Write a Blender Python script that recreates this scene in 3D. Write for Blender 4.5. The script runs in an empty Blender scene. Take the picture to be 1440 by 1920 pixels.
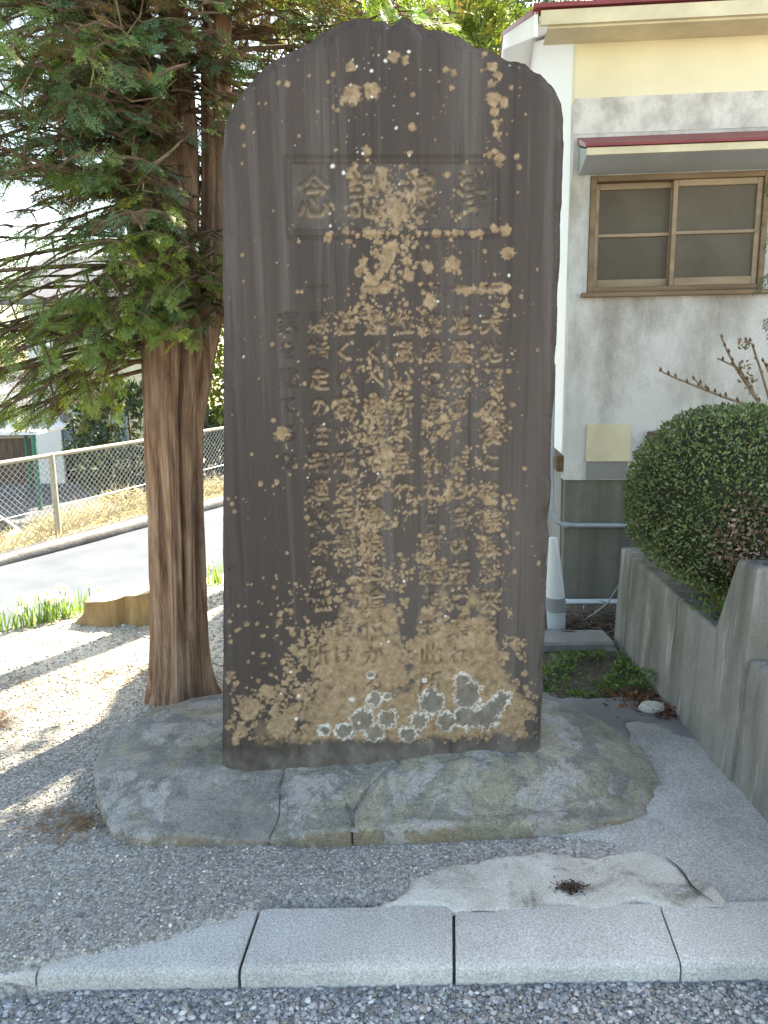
import bpy, math, random
import numpy as np
R_ = math.radians
rng = np.random.default_rng(7); random.seed(7)
SC = bpy.context.scene; COL = SC.collection

# ------------------------------------------------------------------ camera, sky, sun, exposure
F = 1450.0; PITCH = 11.0; ROLL = -0.86; CAMZ = 1.5
cd = bpy.data.cameras.new('camera'); cam = bpy.data.objects.new('camera', cd); COL.objects.link(cam)
cd.sensor_fit = 'VERTICAL'; cd.sensor_height = 36.0; cd.lens = 36.0 * F / 1920.0
cd.clip_start = 0.05; cd.clip_end = 2000
def _rx(a): c, s = math.cos(a), math.sin(a); return np.array([[1, 0, 0], [0, c, -s], [0, s, c]])
def _rz(a): c, s = math.cos(a), math.sin(a); return np.array([[c, -s, 0], [s, c, 0], [0, 0, 1.]])
RM = _rx(R_(90 - PITCH)) @ _rz(R_(ROLL)); CAM = np.array([0, 0, CAMZ])
import mathutils
cam.matrix_world = mathutils.Matrix([list(RM[i]) + [CAM[i]] for i in range(3)] + [[0, 0, 0, 1]])
SC.camera = cam
SUN_AZ, SUN_EL = 31.0, 43.0           # azimuth to the right of straight ahead (+Y)
w = bpy.data.worlds.new('World'); SC.world = w; w.use_nodes = True
nt = w.node_tree; nt.nodes.clear()
sky = nt.nodes.new('ShaderNodeTexSky'); sky.sky_type = 'NISHITA'; sky.sun_disc = False
sky.sun_elevation = R_(SUN_EL); sky.sun_rotation = R_(SUN_AZ); sky.air_density = 1.0; sky.dust_density = 1.2; sky.ozone_density = 1.0
bg = nt.nodes.new('ShaderNodeBackground'); bg.inputs['Strength'].default_value = 0.14
wo = nt.nodes.new('ShaderNodeOutputWorld')
nt.links.new(sky.outputs[0], bg.inputs[0]); nt.links.new(bg.outputs[0], wo.inputs[0])
sl = bpy.data.lights.new('sun', 'SUN'); sl.energy = 5.0; sl.angle = R_(0.53); sl.color = (1.0, .965, .915)
sun = bpy.data.objects.new('sun', sl); COL.objects.link(sun)
_d = mathutils.Vector((math.sin(R_(SUN_AZ)) * math.cos(R_(SUN_EL)), math.cos(R_(SUN_AZ)) * math.cos(R_(SUN_EL)), math.sin(R_(SUN_EL))))
sun.rotation_euler = _d.to_track_quat('Z', 'Y').to_euler(); sun.location = _d * 60
vs = SC.view_settings; vs.view_transform = 'Standard'; vs.look = 'None'; vs.gamma = 1; vs.use_curve_mapping = False
vs.exposure = 2.34
vs.use_white_balance = True; vs.white_balance_temperature = 8400; vs.white_balance_tint = 7

# ------------------------------------------------------------------ helpers
def ray(px, py): return RM @ np.array([(px - 720) / F, (960 - py) / F, -1.])
def atz(px, py, z=0.): d = ray(px, py); return CAM + d * ((z - CAM[2]) / d[2])
def aty(px, py, y): d = ray(px, py); return CAM + d * (y / d[1])
def onplane(px, py, p, n): d = ray(px, py); return CAM + d * (np.dot(np.asarray(p) - CAM, n) / np.dot(d, n))
def sstep(a, b, x): t = np.clip((np.asarray(x, float) - a) / (b - a), 0, 1); return t * t * (3 - 2 * t)

def _hash(i, j, k, seed):
    h = (i * 374761393 + j * 668265263 + k * 2147483647 + seed * 974634791) & 0xFFFFFFFF
    h = ((h ^ (h >> 13)) * 1274126177) & 0xFFFFFFFF
    h = ((h ^ (h >> 16)) * 2246822519) & 0xFFFFFFFF
    return ((h ^ (h >> 15)) & 0xFFFFFF) / float(0xFFFFFF)
def vnoise(P, seed=0):
    P = np.asarray(P, float); I = np.floor(P).astype(np.int64); f = P - I; u = f * f * (3 - 2 * f); out = 0
    for a in (0, 1):
        for b in (0, 1):
            for c in (0, 1):
                wgt = (u[..., 0] if a else 1 - u[..., 0]) * (u[..., 1] if b else 1 - u[..., 1]) * (u[..., 2] if c else 1 - u[..., 2])
                out = out + wgt * _hash(I[..., 0] + a, I[..., 1] + b, I[..., 2] + c, seed)
    return out * 2 - 1
def fbm(P, o=4, seed=0):
    s = 0; a = 1.0; t = 0
    P = np.asarray(P, float)
    for k in range(o): s = s + a * vnoise(P * 2.03 ** k + 17.3 * k, seed + k); t += a; a *= .5
    return s / t

def link(o): COL.objects.link(o); return o
def tag(o, label=None, cat=None, group=None, kind=None):
    for k, v in (('label', label), ('category', cat), ('group', group), ('kind', kind)):
        if v: o[k] = v
    return o
def thing(name, label, cat, loc, group=None):
    o = bpy.data.objects.new(name, None); o.empty_display_size = .1; link(o); o.location = loc
    return tag(o, label, cat, group)
def rootloc(o):
    l = np.zeros(3)
    while o is not None: l += np.array(o.location); o = o.parent
    return l
def build(name, V, Fc, m, parent=None, smooth=False, loc=None, cols=None, autosmooth=None):
    """V (n,3) world coordinates; Fc list of faces or int array (all the same size); one mesh object"""
    V = np.asarray(V, float)
    base = rootloc(parent) if parent is not None else (np.asarray(loc, float) if loc is not None else np.zeros(3))
    me = bpy.data.meshes.new(name)
    if isinstance(Fc, np.ndarray):
        n, k = Fc.shape
        me.vertices.add(len(V)); me.vertices.foreach_set('co', (V - base).astype(np.float32).ravel())
        me.loops.add(n * k); me.loops.foreach_set('vertex_index', Fc.astype(np.int32).ravel())
        me.polygons.add(n); me.polygons.foreach_set('loop_start', np.arange(0, n * k, k, dtype=np.int32))
        me.update(calc_edges=True)
    else:
        me.from_pydata([tuple(v) for v in (V - base)], [], [tuple(int(i) for i in f) for f in Fc]); me.update()
    if cols is not None:
        for an, c in cols.items():
            c = np.asarray(c, np.float32)
            if c.ndim == 1: c = np.stack([c, c, c], -1)
            if c.shape[1] == 3: c = np.concatenate([c, np.ones((len(c), 1), np.float32)], 1)
            at = me.color_attributes.new(an, 'FLOAT_COLOR', 'POINT'); at.data.foreach_set('color', c.astype(np.float32).ravel())
    if smooth: me.polygons.foreach_set('use_smooth', [True] * len(me.polygons))
    if autosmooth: me.shade_smooth(); me.set_sharp_from_angle(angle=R_(autosmooth))
    if m: me.materials.append(m)
    o = bpy.data.objects.new(name, me); link(o)
    if parent is not None: o.parent = parent
    elif loc is not None: o.location = loc
    return o
def join(parts):
    V = []; Fc = []; n = 0
    for v, f in parts:
        V.append(np.asarray(v, float)); Fc += [tuple(int(i) + n for i in q) for q in f]; n += len(v)
    return np.concatenate(V), Fc
def joina(parts):
    V = []; Fc = []; n = 0
    for v, f in parts: V.append(v); Fc.append(np.asarray(f) + n); n += len(v)
    return np.concatenate(V), np.concatenate(Fc)
def box(x0, x1, y0, y1, z0, z1, bev=0.0):
    """a box with optional chamfered edges, as (verts, faces)"""
    if bev <= 0:
        v = [(x, y, z) for z in (z0, z1) for y in (y0, y1) for x in (x0, x1)]
        return np.array(v, float), [(0, 2, 3, 1), (4, 5, 7, 6), (0, 1, 5, 4), (2, 6, 7, 3), (0, 4, 6, 2), (1, 3, 7, 5)]
    b = bev; V = []; idx = {}
    c = ((x0, x1), (y0, y1), (z0, z1))
    for i in (0, 1):
        for j in (0, 1):
            for k in (0, 1):
                p = [c[0][i], c[1][j], c[2][k]]; s = [(1, -1)[q] for q in (i, j, k)]
                for ax in range(3):
                    q = [p[a] + (s[a] * b if a != ax else 0) for a in range(3)]; idx[(i, j, k, ax)] = len(V); V.append(q)
    Fc = []
    for ax in range(3):
        o1, o2 = [(1, 2), (0, 2), (0, 1)][ax]
        for e in (0, 1):
            def I(a, b2):
                t = [0, 0, 0]; t[ax] = e; t[o1] = a; t[o2] = b2; return idx[(t[0], t[1], t[2], ax)]
            Fc.append((I(0, 0), I(1, 0), I(1, 1), I(0, 1)))
            for g in (0, 1):
                pass
    for ax in range(3):      # edge chamfers along axis ax
        o1, o2 = [(1, 2), (0, 2), (0, 1)][ax]
        for a in (0, 1):
            for b2 in (0, 1):
                def J(e, which):
                    t = [0, 0, 0]; t[ax] = e; t[o1] = a; t[o2] = b2; return idx[(t[0], t[1], t[2], which)]
                Fc.append((J(0, o1), J(1, o1), J(1, o2), J(0, o2)))
    for i in (0, 1):
        for j in (0, 1):
            for k in (0, 1): Fc.append((idx[(i, j, k, 0)], idx[(i, j, k, 1)], idx[(i, j, k, 2)]))
    V = np.array(V); ctr = V.mean(0); out = []
    for f in Fc:
        p = V[list(f)]; n = np.cross(p[1] - p[0], p[2] - p[0])
        out.append(f if np.dot(n, p.mean(0) - ctr) > 0 else tuple(reversed(f)))
    return V, out
def tube(path, rad, n=8, cap=True):
    path = np.asarray(path, float); m = len(path); rad = np.full(m, rad) if np.isscalar(rad) else np.asarray(rad, float)
    T = np.gradient(path, axis=0); T /= np.linalg.norm(T, axis=1)[:, None] + 1e-12
    up = np.array([0, 0, 1.]) if abs(T[0][2]) < .9 else np.array([1., 0, 0]); V = []
    for i in range(m):
        a = np.cross(up, T[i]); a /= np.linalg.norm(a) + 1e-12; b = np.cross(T[i], a); up = np.cross(a, T[i]) * -1
        up = b
        for k in range(n):
            t = 2 * math.pi * k / n; V.append(path[i] + rad[i] * (a * math.cos(t) + b * math.sin(t)))
    Fc = [(i * n + k, i * n + (k + 1) % n, (i + 1) * n + (k + 1) % n, (i + 1) * n + k) for i in range(m - 1) for k in range(n)]
    if cap: Fc += [tuple(range(n - 1, -1, -1)), tuple(range((m - 1) * n, m * n))]
    return np.array(V), Fc
def lathe(prof, n=24, ctr=(0, 0, 0)):
    V = []; m = len(prof)
    for r, z in prof:
        for k in range(n): t = 2 * math.pi * k / n; V.append((ctr[0] + r * math.cos(t), ctr[1] + r * math.sin(t), ctr[2] + z))
    Fc = [(i * n + k, i * n + (k + 1) % n, (i + 1) * n + (k + 1) % n, (i + 1) * n + k) for i in range(m - 1) for k in range(n)]
    Fc += [tuple(range(n - 1, -1, -1)), tuple(range((m - 1) * n, m * n))]
    return np.array(V), Fc
def prism(poly, A, B):
    """polygon given as 3-D points at A offset swept to B offset"""
    p = np.asarray(poly, float); n = len(p); V = np.concatenate([p + A, p + B])
    return V, [tuple(range(n - 1, -1, -1)), tuple(range(n, 2 * n))] + [(i, (i + 1) % n, n + (i + 1) % n, n + i) for i in range(n)]
def gridfaces(nu, nv):
    a = np.arange(nu * nv).reshape(nv, nu); return np.stack([a[:-1, :-1], a[:-1, 1:], a[1:, 1:], a[1:, :-1]], -1).reshape(-1, 4)
def basis(D, roll=None):
    """for unit vectors D (n,3): frames with x along D"""
    D = D / (np.linalg.norm(D, axis=1)[:, None] + 1e-9)
    up = np.where(np.abs(D[:, 2:3]) > .95, np.array([[1., 0, 0]]), np.array([[0, 0, 1.]]))
    S = np.cross(up, D); S /= np.linalg.norm(S, axis=1)[:, None] + 1e-9; N = np.cross(D, S)
    if roll is not None:
        c, s = np.cos(roll)[:, None], np.sin(roll)[:, None]; S, N = S * c + N * s, -S * s + N * c
    return D, S, N
def scatter(proto, faces, P, D, S, N, sc):
    """copies of a prototype (k,3) with local axes D,S,N at P, scale sc -> one mesh"""
    sc = np.asarray(sc, float).reshape(-1, 1, 1)
    V = P[:, None, :] + sc * (proto[None, :, 0:1] * D[:, None, :] + proto[None, :, 1:2] * S[:, None, :] + proto[None, :, 2:3] * N[:, None, :])
    k = len(proto); f = np.asarray(faces)[None] + (np.arange(len(P)) * k)[:, None, None]
    return V.reshape(-1, 3), f.reshape(-1, faces.shape[1])

# ------------------------------------------------------------------ materials
class NT:
    def __init__(s, name):
        s.m = bpy.data.materials.new(name); s.m.use_nodes = True; s.t = s.m.node_tree; s.t.nodes.clear()
        s.out = s.t.nodes.new('ShaderNodeOutputMaterial'); s.b = s.t.nodes.new('ShaderNodeBsdfPrincipled')
        s.t.links.new(s.b.outputs[0], s.out.inputs[0]); s.tc = s.t.nodes.new('ShaderNodeTexCoord')
    def n(s, ty, **kw):
        x = s.t.nodes.new(ty)
        for k, v in kw.items(): setattr(x, k, v)
        return x
    def l(s, a, b): s.t.links.new(a, b)
    def noise(s, scale, stretch=(1, 1, 1), detail=5, rough=.6, dist=0.):
        mp = s.n('ShaderNodeMapping'); mp.inputs['Scale'].default_value = stretch; s.l(s.tc.outputs['Object'], mp.inputs[0])
        x = s.n('ShaderNodeTexNoise'); x.inputs['Scale'].default_value = scale; x.inputs['Detail'].default_value = detail
        x.inputs['Roughness'].default_value = rough; x.inputs['Distortion'].default_value = dist; s.l(mp.outputs[0], x.inputs['Vector']); return x.outputs[0]
    def ramp(s, fac, stops):
        r = s.n('ShaderNodeValToRGB'); e = r.color_ramp.elements
        while len(e) < len(stops): e.new(.5)
        for q, (p, c) in zip(e, stops): q.position = p; q.color = (c, c, c, 1) if np.isscalar(c) else (*c, 1)
        s.l(fac, r.inputs[0]); return r.outputs[0]
    def mix(s, fac, a, b, mode='MIX'):
        x = s.n('ShaderNodeMix', data_type='RGBA', blend_type=mode)
        for i, v in ((0, fac), (6, a), (7, b)):
            if isinstance(v, bpy.types.NodeSocket): s.l(v, x.inputs[i])
            elif i == 0: x.inputs[i].default_value = v
            else: x.inputs[i].default_value = (v, v, v, 1) if np.isscalar(v) else (*v, 1)
        return x.outputs[2]
    def attr(s, name): a = s.n('ShaderNodeAttribute'); a.attribute_name = name; return a.outputs['Color']
    def sep(s, c): x = s.n('ShaderNodeSeparateColor'); s.l(c, x.inputs[0]); return x.outputs
    def math(s, op, a, b=0.):
        x = s.n('ShaderNodeMath', operation=op)
        for i, v in ((0, a), (1, b)):
            if isinstance(v, bpy.types.NodeSocket): s.l(v, x.inputs[i])
            else: x.inputs[i].default_value = v
        return x.outputs[0]
    def col(s, c):
        if isinstance(c, bpy.types.NodeSocket): s.l(c, s.b.inputs['Base Color'])
        else: s.b.inputs['Base Color'].default_value = (*c, 1)
        return s
    def bump(s, h, strength=.3, dist=.01):
        b = s.n('ShaderNodeBump'); b.inputs['Strength'].default_value = strength; b.inputs['Distance'].default_value = dist
        s.l(h, b.inputs['Height']); s.l(b.outputs[0], s.b.inputs['Normal']); return s
    def set(s, **k):
        for a, v in k.items(): s.b.inputs[a.replace('_', ' ')].default_value = v
        return s
def simple(name, c1, c2=None, scale=12, stretch=(1, 1, 1), rough=.8, bump=0, bscale=None, bdist=.005, spec=.3, fine=None, metal=0):
    t = NT(name); c2 = c2 or tuple(x * .7 for x in c1)
    c = t.ramp(t.noise(scale, stretch), [(.3, c2), (.68, c1)])
    if fine: c = t.mix(.5, c, t.ramp(t.noise(fine, (1, 1, 1), 2), [(.3, .35), (.7, .75)]), 'OVERLAY')
    t.col(c).set(Roughness=rough, Specular_IOR_Level=spec, Metallic=metal)
    if bump: t.bump(t.noise(bscale or scale * 4, stretch), bump, bdist)
    return t.m
def foliage(name, trans=.35, rough=.55, tint=(1.0, 1.25, .45)):
    """leaf colour per spray from the 'tint' attribute, light passes through the leaf"""
    t = NT(name); c = t.attr('tint'); t.col(c).set(Roughness=rough, Specular_IOR_Level=.35)
    tr = t.n('ShaderNodeBsdfTranslucent'); t.l(t.mix(1.0, c, tint, 'MULTIPLY'), tr.inputs[0])
    ms = t.n('ShaderNodeMixShader'); ms.inputs[0].default_value = trans
    t.l(t.b.outputs[0], ms.inputs[1]); t.l(tr.outputs[0], ms.inputs[2]); t.l(ms.outputs[0], t.out.inputs[0]); return t.m
def attrmat(name, rough=.85, fine=120, spec=.25, bump=.2):
    t = NT(name); c = t.mix(.45, t.attr('tint'), t.ramp(t.noise(fine, (1, 1, 1), 3), [(.3, .3), (.7, .75)]), 'OVERLAY')
    t.col(c).set(Roughness=rough, Specular_IOR_Level=spec)
    if bump: t.bump(t.noise(fine), bump, .003)
    return t.m

# concrete with vertical runs, efflorescence and dark algae
def concrete(name, base=(.36, .355, .34), dark=(.15, .145, .125), white=(.6, .6, .58), runs=.5, algae=.5, eff=.3, zs=.25):
    t = NT(name)
    g = t.ramp(t.noise(3, (1, 1, .6)), [(.3, tuple(x * .75 for x in base)), (.7, base)])
    r = t.ramp(t.noise(9, (1, 1, zs * .35), 4), [(.42, 0.), (.66, 1.)]); c = t.mix(t.math('MULTIPLY', r, runs), g, dark)
    e = t.ramp(t.noise(14, (1, 1, zs * .4), 5, .7), [(.56, 0.), (.72, 1.)]); c = t.mix(t.math('MULTIPLY', e, eff), c, white)
    a = t.ramp(t.noise(2.2, (1, 1, .7), 6, .7), [(.45, 0.), (.7, 1.)]); c = t.mix(t.math('MULTIPLY', a, algae), c, (.1, .098, .07))
    c = t.mix(.35, c, t.ramp(t.noise(160, (1, 1, 1), 3), [(.3, .3), (.7, .75)]), 'OVERLAY')
    t.col(c).set(Roughness=.9, Specular_IOR_Level=.2).bump(t.noise(90), .35, .004); return t.m

M = {}
M['kerb'] = (lambda t: (t.col(t.mix(.6, t.ramp(t.noise(2.3), [(.35, (.37, .365, .35)), (.68, (.5, .495, .475))]),
        t.ramp(t.noise(190, (1, 1, 1), 3, .8), [(.34, .2), (.5, .5), (.66, .85)]), 'OVERLAY')).set(Roughness=.9, Specular_IOR_Level=.2).bump(t.noise(220), .5, .003), t.m)[1])(NT('kerb concrete'))
M['mortar'] = (lambda t: (t.col(t.mix(t.ramp(t.noise(26, (1, 1, 1), 5, .75), [(.58, 0.), (.72, .5)]),
        t.ramp(t.noise(4.5, (1, 1, 1), 8, .7, .6), [(.32, (.2, .19, .165)), (.43, (.42, .405, .365)), (.6, (.53, .515, .48)), (.75, (.6, .6, .59))]), (.15, .135, .11)) if False else t.mix(.55, t.mix(t.ramp(t.noise(26, (1, 1, 1), 5, .75), [(.56, 0.), (.7, .6)]), t.ramp(t.noise(4.5, (1, 1, 1), 8, .7, .6), [(.32, (.22, .21, .18)), (.43, (.46, .445, .4)), (.6, (.58, .565, .525)), (.75, (.66, .66, .65))]), (.15, .135, .11)), t.ramp(t.noise(170, (1, 1, 1), 4, .85), [(.32, .2), (.5, .5), (.68, .85)]), 'OVERLAY')).set(Roughness=.9, Specular_IOR_Level=.2).bump(t.noise(130, (1, 1, 1), 4, .75), .9, .006), t.m)[1])(NT('mortar'))
M['apron'] = (lambda t: (t.col(t.mix(.7, t.ramp(t.noise(3.1, (1, 1, 1), 4), [(.3, (.24, .232, .22)), (.7, (.43, .42, .405))]),
        t.ramp(t.noise(150, (1, 1, 1), 3, .85), [(.3, .15), (.5, .5), (.7, .9)]), 'OVERLAY')).set(Roughness=.9, Specular_IOR_Level=.25).bump(t.noise(150), .8, .006), t.m)[1])(NT('rough apron'))
M['asphalt'] = simple('old asphalt', (.2, .2, .2), (.13, .13, .13), 4, rough=.9, bump=.5, bscale=180, fine=200)
M['road'] = simple('worn road', (.108, .128, .162), (.08, .095, .12), 3, rough=.9, bump=.4, bscale=160, fine=160)
M['retaining'] = concrete('retaining wall', (.27, .255, .235), (.08, .074, .064), (.5, .49, .47), .75, .75, .7)
M['foundation'] = concrete('foundation', (.2, .195, .165), (.07, .068, .05), (.3, .29, .25), .5, .6, .15)
M['slab'] = concrete('old slab', (.3, .3, .29), (.14, .13, .1), (.45, .44, .4), .3, .3, .2)
M['black'] = simple('black rubber', (.03, .03, .035), rough=.6)
M['soil0'] = simple('joint grit', (.09, .08, .07), (.05, .045, .04), 60, rough=.95)
M['red'] = simple('red painted metal', (.27, .055, .06), (.2, .04, .045), 6, rough=.5)
M['cream'] = simple('cream paint', (.8, .715, .51), (.7, .62, .43), 2.2, rough=.75, bump=.15, bscale=160)
M['creamtrim'] = simple('cream trim', (.7, .62, .43), (.5, .43, .3), 4, (1, 1, 1), .7)
M['white'] = simple('white paint', (.88, .88, .87), (.84, .84, .83), 2, rough=.7)
M['soffit'] = simple('grey blue soffit', (.42, .45, .47), (.34, .36, .38), 3, rough=.8)
M['wood'] = simple('weathered window wood', (.26, .175, .11), (.15, .1, .06), 14, (.12, 1, 1), .7, .3, 60)
M['woodlight'] = simple('pale window wood', (.38, .28, .19), (.23, .165, .105), 14, (.12, 1, 1), .7, .3, 60)
M['galv'] = simple('galvanised pipe', (.36, .39, .42), (.27, .29, .31), 20, rough=.45, metal=.2, spec=.5)
M['pvc'] = simple('white plastic pipe', (.68, .7, .71), (.58, .6, .61), 8, (1, 1, .3), .45, spec=.5)
M['pvcblue'] = simple('bluish plastic', (.5, .56, .6), (.42, .47, .51), 8, rough=.45, spec=.5)
M['tape'] = simple('grey tape', (.3, .31, .32), rough=.6)
M['brownbox'] = simple('brown vent', (.16, .085, .07), rough=.6)
M['beam'] = simple('old brown beam', (.19, .12, .07), (.09, .055, .03), 18, (1, .2, 1), .8, .4, 80)
M['fol'] = foliage('foliage', .35); M['folpine'] = foliage('pine foliage', .2)
M['shrub'] = foliage('shrub leaves', .18, .45); M['grassy'] = foliage('dry grass', .4, .7, (1.1, 1.05, .8))
M['tinted'] = attrmat('tinted'); M['pebble'] = attrmat('pebble', .75, 260, .35, .15)
M['petal'] = foliage('petal', .4, .6, (1.1, 1.1, 1.0))
def stucco():
    t = NT('stained stucco')
    c = t.ramp(t.noise(1.6, (1, 1, .8)), [(.3, (.52, .5, .475)), (.65, (.68, .665, .645))])
    st = t.ramp(t.noise(2.9, (1, 1, .5), 6, .62), [(.46, 0.), (.66, 1.)]); c = t.mix(t.math('MULTIPLY', st, .8), c, (.27, .24, .2))
    r2 = t.ramp(t.noise(11, (1, 1, .1), 4), [(.55, 0.), (.75, 1.)]); c = t.mix(t.math('MULTIPLY', r2, .25), c, (.3, .25, .17))
    c = t.mix(.3, c, t.ramp(t.noise(120, (1, 1, 1), 3), [(.3, .35), (.7, .7)]), 'OVERLAY')
    t.col(c).set(Roughness=.9, Specular_IOR_Level=.2).bump(t.noise(150, (1, 1, 1), 3), .9, .006); return t.m
M['stucco'] = stucco()
M['band'] = (lambda t: (t.col(t.mix(t.math('MULTIPLY', t.ramp(t.noise(4, (1, 1, .7), 7, .7), [(.42, 0.), (.64, 1.)]), .75), (.68, .655, .61), (.23, .21, .185))).set(Roughness=.9, Specular_IOR_Level=.2).bump(t.noise(150), .6, .005), t.m)[1])(NT('stained cement band'))
def glass():
    t = NT('frosted glass'); t.col(t.ramp(t.noise(2.5), [(.3, (.085, .07, .053)), (.7, (.145, .122, .094))])).set(Roughness=.5, Specular_IOR_Level=.12)
    t.bump(t.noise(500, (1, 1, 1), 2), .15, .001); return t.m
M['glass'] = glass()
def bark():
    t = NT('red brown bark')
    c = t.ramp(t.noise(24, (1, 1, .12), 6, .65, .6), [(.28, (.07, .038, .026)), (.42, (.235, .13, .082)), (.56, (.39, .24, .157)), (.75, (.5, .36, .265))])
    c = t.mix(t.ramp(t.noise(5, (1, 1, .25)), [(.4, 0.), (.7, .55)]), c, (.17, .135, .11))
    h = t.mix(.5, t.noise(34, (1, 1, .06), 6, .65, .4), t.noise(90, (1, 1, .05), 4))
    t.col(c).set(Roughness=.9, Specular_IOR_Level=.15).bump(h, 1.0, .03); return t.m
M['bark'] = bark()
M['twig'] = simple('twig bark', (.17, .115, .075), (.085, .055, .038), 40, rough=.9)
M['deadtwig'] = simple('dead twig', (.3, .22, .15), (.16, .11, .07), 40, rough=.9)
def rock():
    t = NT('plinth rock'); tc = t.attr('tint')
    c = t.mix(t.ramp(t.noise(4.5, (1, 1, 1), 8, .68, .4), [(.46, 0.), (.56, .7)]), tc, (.14, .142, .14))
    c = t.mix(t.ramp(t.noise(5.5, (1, 1, 1), 8, .72, .3), [(.52, 0.), (.57, .8)]), c, (.36, .345, .335))
    c = t.mix(t.ramp(t.noise(4.1, (1, 1, 1), 8, .7, .5), [(.52, 0.), (.6, .6)]), c, (.3, .28, .19))
    c = t.mix(t.ramp(t.noise(7, (1, 1, 1), 7, .75, 1.4), [(.485, 0.), (.5, .8), (.515, 0.)]), c, (.07, .07, .075))
    c = t.mix(.5, c, t.ramp(t.noise(140, (1, 1, 1), 4, .75), [(.3, .22), (.7, .82)]), 'OVERLAY')
    t.col(c).set(Roughness=.88, Specular_IOR_Level=.25).bump(t.mix(.4, t.noise(26, (1, 1, 1), 8, .72, .5), t.noise(160)), .8, .016); return t.m
M['rock'] = rock()
def stele_mat():
    t = NT('dark slate stele'); L = t.sep(t.attr('lichen'))
    c = t.ramp(t.noise(3.4, (1, 1, .12), 5, .6), [(.3, (.039, .030, .0265)), (.5, (.057, .044, .039)), (.7, (.083, .069, .063))])
    s = t.ramp(t.noise(26, (1, 1, .03), 4, .6), [(.52, 0.), (.74, 1.)]); c = t.mix(t.math('MULTIPLY', s, .4), c, (.15, .133, .123))
    s2 = t.ramp(t.noise(38, (1, 1, .025), 3, .6), [(.55, 0.), (.75, 1.)]); c = t.mix(t.math('MULTIPLY', s2, .75), c, (.027, .021, .019))
    c = t.mix(.35, c, t.ramp(t.noise(170, (1, 1, 1), 4, .8), [(.3, .3), (.7, .75)]), 'OVERLAY')
    oc = t.ramp(t.noise(45, (1, 1, 1), 4, .7), [(.3, (.14, .094, .055)), (.5, (.25, .172, .102)), (.72, (.36, .268, .18))])
    c = t.mix(L[0], c, oc)
    gc = t.ramp(t.noise(30, (1, 1, .6), 4), [(.35, (.1, .091, .076)), (.7, (.2, .19, .168))]); c = t.mix(L[1], c, gc)
    c = t.mix(L[2], c, (.62, .61, .58))
    t.col(c).set(Roughness=.72, Specular_IOR_Level=.3).bump(t.mix(.5, t.noise(120, (1, 1, .5), 5, .7), t.noise(420)), .35, .004); return t.m
M['stele'] = stele_mat()

# ------------------------------------------------------------------ ground (one sheet to the horizon)
KA = np.array([-2.909, 5.664]); KB = np.array([-1.724, 8.06]); KU = (KB - KA) / np.linalg.norm(KB - KA); KN = np.array([-KU[1], KU[0]])
def ground_h(X, Y, raw=False):
    X = np.asarray(X, float); Y = np.asarray(Y, float)
    b = np.interp(X, [-1.5, -1.1, -.95, -.87, -.78, -.6, -.5, -.42, -.36, -.33], [1.56, 1.622, 1.645, 1.662, 1.69, 1.735, 1.765, 1.81, 1.855, 1.9])
    b = b + .012 * vnoise(np.stack([X * 14, Y * 0, X * 0], -1), 3)
    t = sstep(b - .03, b + .014, Y)
    left = sstep(-.25, -.42, X)
    z = t * (left * .066 + (1 - left) * .046) - .004
    z = z + .01 * fbm(np.stack([X * 2.2, Y * 2.2, X * 0], -1), 3, 5) * sstep(1.9, 2.3, Y)
    d = (X - KA[0]) * KN[0] + (Y - KA[1]) * KN[1]
    dn = -.751 * (X + 5.2) + .66 * (Y - .66); z = z - .065 * sstep(-.02, .1, dn) - 1.62 * sstep(.6, 2.2, d)
    far = np.maximum(np.abs(X), np.abs(Y - 8)); z = np.where(far > 30, np.minimum(z, -.2 - .0 * far), z)
    return z
def axis(lo, hi, dlo, dhi, step, growth=1.16, far=600):
    a = list(np.arange(dlo, dhi + 1e-6, step)); s = step; v = dhi
    while v < far: s *= growth; v += s; a.append(v)
    s = step; v = dlo
    while v > -far: s *= growth; v -= s; a.insert(0, v)
    return np.array(a)
gx = axis(0, 0, -2.6, 1.3, .018); gy = axis(0, 0, 1.3, 3.4, .018, 1.05)
GX, GY = np.meshgrid(gx, gy); GZ = ground_h(GX, GY)
GV = np.stack([GX, GY, GZ], -1).reshape(-1, 3)
gn = fbm(GV * np.array([1.1, 1.1, 0]), 4, 11); gd = (GV[:, 0] - KA[0]) * KN[0] + (GV[:, 1] - KA[1]) * KN[1]
soil = sstep(2.5, 3.6, GV[:, 1] + .5 * gn) * sstep(3, 1.2, GV[:, 0])
tint = np.outer(1 - soil, (.29, .28, .262)) + np.outer(soil, (.5, .45, .37))
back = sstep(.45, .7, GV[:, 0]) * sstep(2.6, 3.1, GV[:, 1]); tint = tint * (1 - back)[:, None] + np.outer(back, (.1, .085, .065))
lot = sstep(1.2, 2.2, gd); tint = tint * (1 - lot)[:, None] + np.outer(lot, (.15, .16, .175))
tint *= (1 + .22 * fbm(GV * np.array([3.1, 3.1, 0]), 3, 21))[:, None]
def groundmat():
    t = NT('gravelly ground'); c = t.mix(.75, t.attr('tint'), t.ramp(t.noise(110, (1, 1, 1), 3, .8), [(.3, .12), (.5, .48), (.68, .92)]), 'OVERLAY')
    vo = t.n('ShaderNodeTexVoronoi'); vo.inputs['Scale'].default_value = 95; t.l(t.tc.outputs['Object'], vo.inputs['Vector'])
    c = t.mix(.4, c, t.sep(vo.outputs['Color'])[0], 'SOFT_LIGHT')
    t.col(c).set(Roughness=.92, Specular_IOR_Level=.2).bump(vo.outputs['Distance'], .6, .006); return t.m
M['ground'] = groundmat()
gnd = tag(build('ground', GV, gridfaces(len(gx), len(gy)), M['ground'], smooth=True, cols={'tint': tint}), kind='structure')

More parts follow.
